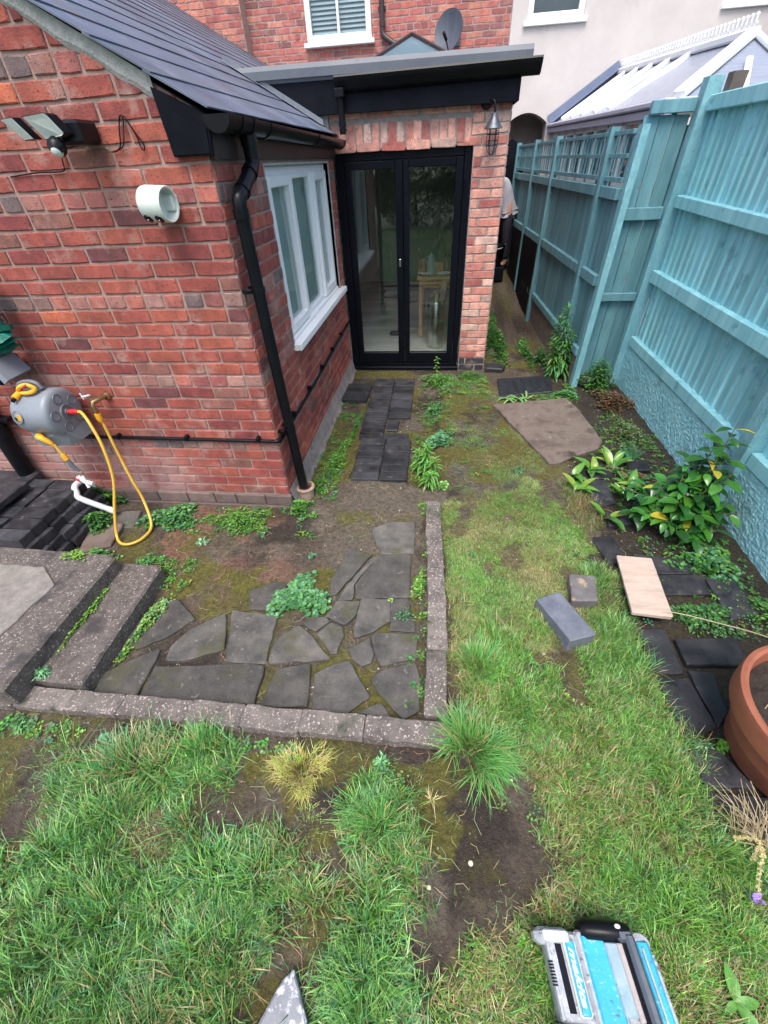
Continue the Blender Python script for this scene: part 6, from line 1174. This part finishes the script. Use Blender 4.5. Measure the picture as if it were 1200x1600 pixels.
tot += patch('lawn_grass', 'grass along the lawn edge beside the bed bricks', [(1.98, -.45), (2.09, -.45), (2.10, -1.0), (2.14, -1.6), (2.18, -1.95), (2.0, -1.9), (1.9, -1.2)], 34000, .060, .008, .0030, .10, 5, edge=.1, radial=60, radk=.4)
tot += patch('thin_grass', 'thin mossy turf between the brown slab and the path hollow', [(1.12, .2), (1.15, 1.9), (1.5, 2.3), (1.75, 1.7), (1.95, .55), (1.7, .3)], 26000, .013, .003, .0013, .35, 6, bald=(5, .50))
tot += patch('thin_grass', 'thin grass shoots on the bare earth by the bottom of the kerb', [(.2, -1.66), (1.5, -1.66), (1.5, -2.1), (1.05, -2.5), (.2, -2.1)], 5000, .024, .006, .0016, .4, 7, bald=(4, .60))
tot += patch('thin_grass', 'scattered shoots on bare earth at the left', [(-.9, -1.68), (.2, -1.68), (.1, -2.1), (-.9, -2.4)], 4000, .022, .006, .0016, .3, 8, bald=(4, .56))
tot += patch('rough_grass', 'dry tangled grass around the lily leaves', [(1.98, .35), (2.2, .35), (2.2, -.15), (2.03, -.25)], 34000, .045, .008, .0016, .65, 9)
tot += patch('lawn_grass', 'lawn stretching away behind the camera', [(-6, -2.75), (6, -2.75), (6, -10.5), (-6, -10.5)], 1500, .09, .02, .012, .05, 10)
def tuft(label, c, n, L, w, cols, R0, seed, dry=.0):
    n = int(n * .62); w *= 1.25; cols = [tuple(v * 1.45 for v in q) for q in cols]
    g_ = np.random.default_rng(seed); ns = 7; sa_ = g_.uniform(0, 6.28, ns); sq = g_.random(ns) * R0 * 1.1; wh = g_.integers(0, ns, n); a = g_.uniform(0, 6.28, n); q = g_.random(n) ** .6; X = c[0] + np.cos(sa_[wh]) * sq[wh] + np.cos(a) * R0 * .5 * q; Y = c[1] + np.sin(sa_[wh]) * sq[wh] + np.sin(a) * R0 * .5 * q; az = np.arctan2(Y - c[1], X - c[0]) + g_.normal(0, .75, n); ln = .15 + 1.1 * np.hypot(X - c[0], Y - c[1]) / R0 * g_.uniform(.5, 1.2, n); ln = np.clip(ln, .1, 1.4)
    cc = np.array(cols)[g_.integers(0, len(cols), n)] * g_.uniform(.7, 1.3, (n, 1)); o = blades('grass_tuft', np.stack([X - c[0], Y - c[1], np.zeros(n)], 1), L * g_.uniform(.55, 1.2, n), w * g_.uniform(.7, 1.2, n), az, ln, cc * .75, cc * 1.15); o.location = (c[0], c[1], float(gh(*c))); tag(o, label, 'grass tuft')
LUSH = [(.05, .18, .035), (.07, .22, .04), (.10, .26, .06), (.055, .17, .05), (.07, .22, .05), (.09, .24, .045), (.26, .22, .09)]
tuft('large spiky green grass tuft over the kerb corner', (1.25, -1.58), 1500, .115, .0030, LUSH, .12, 1)
tuft('spiky green grass tuft beside the kerb above the corner one', (1.30, -1.20), 1000, .085, .003, LUSH, .12, 2)
tuft('spiky green tuft at the top left of the bottom left grass', (-.20, -1.80), 1000, .11, .003, [(.04, .15, .04), (.05, .18, .04), (.2, .18, .08)], .13, 3)
tuft('round yellow green tuft with a pink brown centre in front of the kerb', (.535, -1.735), 1500, .052, .0018, [(.26, .30, .06), (.34, .33, .07), (.20, .28, .05), (.38, .24, .14)], .085, 4)
tuft('spiky tuft topping the middle grass strip', (.90, -1.90), 620, .11, .003, LUSH, .07, 5)
tuft('small straw coloured tuft on the bare earth', (1.09, -1.80), 46, .06, .0014, [(.5, .42, .2), (.6, .5, .28)], .008, 6)
tuft('fine pale tuft left of the middle strip', (.62, -1.93), 260, .03, .0016, [(.25, .33, .09), (.15, .27, .06)], .09, 7)
tuft('spiky grass tuft at the back of the bottom left grass near the kerb', (.10, -1.72), 900, .085, .0028, LUSH, .14, 8)
# gravel, straw litter
g_ = np.random.default_rng(44); m = MB(); r = random.Random(44)
for i in range(5200):
    X = r.uniform(-.9, 2.9); Y = r.uniform(-2.5, 2.2)
    if X < 0 and Y > -.02: continue
    if fbm(X, Y, 3, 90) < .47 and r.random() < .85: continue
    if X < -.6 and Y < -.6: continue
    s_ = r.choice((.0014, .0018, .0025, .0032, .0048)) * r.uniform(.7, 1.3); z = float(gh(X, Y)) + .0005; c = r.choice([(.45, .38, .26), (.5, .44, .34), (.3, .25, .18), (.55, .5, .4), (.2, .17, .13), (.36, .2, .13), (.05, .04, .03), (.07, .05, .04), (.10, .07, .05)])
    a = r.uniform(0, 3.1); ca_, sa_ = math.cos(a), math.sin(a); q = [(1.2, 0), (.5, .8), (-.7, .7), (-1.1, -.1), (-.3, -.8), (.7, -.6)]; V = [(X + (u * ca_ - v * sa_) * s_, Y + (u * sa_ + v * ca_) * s_, z) for u, v in q] + [(X + (u * ca_ - v * sa_) * s_ * .6, Y + (u * sa_ + v * ca_) * s_ * .6, z + s_ * .8) for u, v in q]
    m.add(V, [(6, 7, 8, 9, 10, 11)] + [(k, (k + 1) % 6, 6 + (k + 1) % 6, 6 + k) for k in range(6)], c)
o = m.build('gravel', mat('grit', (.8, .8, .8), (1.1, 1.1, 1.1), 50, .8, .3, tone=True)); o['kind'] = 'stuff'
m = MB()
for i in range(900):
    X = r.uniform(-.9, 2.3); Y = r.uniform(-2.5, .6)
    if X < 0 and Y > -.05: continue
    a = r.uniform(0, 6.28); l = r.uniform(.012, .05); z = float(gh(X, Y)) + .004; m.tube([(X, Y, z), (X + math.cos(a) * l, Y + math.sin(a) * l, z + .004), (X + math.cos(a + .4) * l * 2, Y + math.sin(a + .4) * l * 2, z)], .0009, 4, False, tuple(v * r.uniform(.6, 1.2) for v in (.42, .34, .2)))
o = m.build('straw_litter', mat('litter', (.9, .9, .9), (1.1, 1.1, 1.1), 50, .8, .3, tone=True)); o['kind'] = 'stuff'
for (X, Y, s_, lb) in ((1.235, -1.98, .009, 'round cream pebble on the bare earth left of the lawn'), (1.41, -1.70, .006, 'small cream pebble on the bare earth by the lawn edge'), (1.09, -2.06, .007, 'yellowish pebble beside the middle grass strip')):
    m = MB(); m.lathe([(0, -.5 * s_), (s_ * .8, -.3 * s_), (s_, .1 * s_), (s_ * .7, .5 * s_), (0, .65 * s_)], (0, 0, 0), (.1, 0, 1), 14); o = m.build('pebble', mat('cream_stone', (.6, .52, .38), (.72, .64, .5), 60, .6, .3), None, True); o.location = (X, Y, float(gh(X, Y)) + .003); tag(o, lb, 'pebble')
# ---------------------------------------------------------------- person bending in the alley, bucket
def skin(name, verts, edges, radii, mt_, parent=None, sub=2):
    me = bpy.data.meshes.new(name); me.from_pydata(verts, edges, []); o = link(name, me, mt_, parent)
    md = o.modifiers.new('skin', 'SKIN'); md.use_smooth_shade = True; me.skin_vertices
    if not me.skin_vertices: me.skin_vertices.new() if hasattr(me.skin_vertices, 'new') else None
    for v, r_ in zip(me.skin_vertices[0].data, radii): v.radius = (r_, r_) if not isinstance(r_, tuple) else r_
    me.skin_vertices[0].data[0].use_root = True
    sb = o.modifiers.new('sub', 'SUBSURF'); sb.levels = sub; sb.render_levels = sub; return o
pz = .30
SKINM = mat('skin', (.45, .25, .18), (.5, .29, .21), 8, .55, .1); SHIRT = mat('grey_tshirt', (.33, .33, .38), (.42, .42, .48), 5, .9, .4, 60); TROU = mat('dark_trousers', (.008, .01, .018), (.014, .018, .03), 6, .8, .3, 60)
pv = [(0, 0, .95), (-.05, -.02, 1.08), (-.16, -.04, 1.26), (-.26, -.05, 1.37), (-.33, -.06, 1.43), (-.42, -.07, 1.50),
      (.0, -.10, .90), (.02, -.13, .50), (.05, -.12, .10), (-.06, -.12, .04), (0, .10, .90), (.02, .13, .50), (.06, .13, .10), (-.05, .13, .04),
      (-.26, -.22, 1.33), (-.30, -.30, 1.06), (-.38, -.26, .84), (-.26, .12, 1.33), (-.34, .20, 1.06), (-.42, .14, .84)]
pe = [(0, 1), (1, 2), (2, 3), (3, 4), (4, 5), (0, 6), (6, 7), (7, 8), (8, 9), (0, 10), (10, 11), (11, 12), (12, 13), (3, 14), (14, 15), (15, 16), (3, 17), (17, 18), (18, 19)]
pr2 = [.135, .13, .14, .13, .055, .095, .095, .065, .045, .04, .095, .065, .045, .04, .06, .045, .032, .06, .045, .032]
body = skin('person', pv, pe, pr2, SKINM); body.location = (2.17, 7.0, pz); tag(body, 'person in grey shirt and dark trousers bending over in the alley', 'person')
tv = [(-.02, -.01, 1.0), pv[2], pv[3], (-.26, -.22, 1.33), (-.285, -.27, 1.16), (-.26, .12, 1.33), (-.31, .17, 1.16), (0, 0, .90)]
skin('shirt', tv, [(0, 1), (1, 2), (2, 3), (3, 4), (2, 5), (5, 6), (0, 7)], [.168, .165, .15, .072, .056, .072, .056, .165], SHIRT, body)
skin('trousers', [pv[0], pv[6], pv[7], (.045, -.12, .14), pv[10], pv[11], (.055, .13, .14), (-.02, 0, 1.02)], [(0, 1), (1, 2), (2, 3), (0, 4), (4, 5), (5, 6), (0, 7)], [.15, .11, .082, .068, .11, .082, .068, .13], TROU, body)
hv = skin('hair', [(-.45, -.07, 1.53), (-.42, -.07, 1.57)], [(0, 1)], [.10, .07], mat('dark_hair', (.02, .015, .012), (.03, .02, .015), 30, .7, .4), body)
bk = thing('bucket', 'black bucket with a pale handle on the alley floor below the person', 'bucket', (1.98, 6.35, .24))
m = MB(); m.lathe([(0, 0), (.11, 0), (.15, .30), (.158, .31), (.15, .315), (.14, .30), (.10, .02), (0, .02)], (0, 0, .22), (0, 0, 1), 24); m.build('bucket_body', BLACK, bk, True)
m = MB(); m.tube(spline([(-.15, 0, .53), (-.10, -.10, .50), (0, -.16, .485), (.10, -.10, .50), (.15, 0, .53)], 6), .006, 6); m.build('handle', WHITEPL, bk, True)
m = MB(); m.box(-.16, -.12, 0, .16, .12, .22, .01); o = m.build('crate', BLACKM); o.location = (1.98, 6.35, .22); tag(o, 'dark crate carrying the bucket in the alley', 'crate')
# ---------------------------------------------------------------- garden behind the camera, seen in the door glass
def leafy(name, label, cat, c0, rx, ry, h0, h1, n, sz, trunk=None, seed=0):
    g_ = np.random.default_rng(seed); u = g_.normal(size=(n, 3)); u /= np.linalg.norm(u, axis=1)[:, None]; rad = g_.random(n) ** .4; P = u * rad[:, None] * np.array([rx, ry, (h1 - h0) / 2]) * (.8 + .4 * np.sin(u[:, :1] * 5 + seed)); P[:, 2] += (h0 + h1) / 2
    t = thing(name, label, cat, (*c0, 0)); a = g_.uniform(0, 6.28, n); b = g_.uniform(-1, 1, n); d = np.stack([np.cos(a), np.sin(a), b], 1); e = np.stack([-np.sin(a), np.cos(a), g_.uniform(-.8, .8, n)], 1); s_ = sz * g_.uniform(.6, 1.3, (n, 1))
    V = np.stack([P - d * s_, P - e * s_ * .5, P + d * s_, P + e * s_ * .5], 1).reshape(-1, 3); me = bpy.data.meshes.new('crown'); me.vertices.add(len(V)); me.vertices.foreach_set('co', V.ravel()); me.loops.add(4 * n); me.loops.foreach_set('vertex_index', np.arange(4 * n)); me.polygons.add(n); me.polygons.foreach_set('loop_start', np.arange(0, 4 * n, 4)); me.polygons.foreach_set('loop_total', np.full(n, 4)); me.update()
    link('crown', me, mat('tree_leaf', (.025, .07, .02), (.06, .14, .03), 3, .6, 0), t)
    m = MB(); m.tube([(0, 0, 0), (.05, 0, h0 * .6), (0, .05, (h0 + h1) / 2)], [trunk or .12, (trunk or .12) * .8, .04], 10); m.build('trunk', mat('bark', (.06, .045, .035), (.1, .08, .06), 10, .9, .8), t, True)
leafy('hedge', 'dark green hedge across the far end of the garden', 'hedge', (0, -11), 7, .8, 0.0, 2.4, 14000, .08, .1, 1)
leafy('tree', 'broad dark green tree behind the hedge', 'tree', (2.2, -13), 2.6, 2.2, 1.2, 5.5, 9000, .10, .16, 2)
leafy('tree', 'tall loose green tree left of the broad one', 'tree', (-2.8, -13.5), 2.2, 2.0, 1.5, 6.5, 8000, .10, .16, 3)
#@@PART6
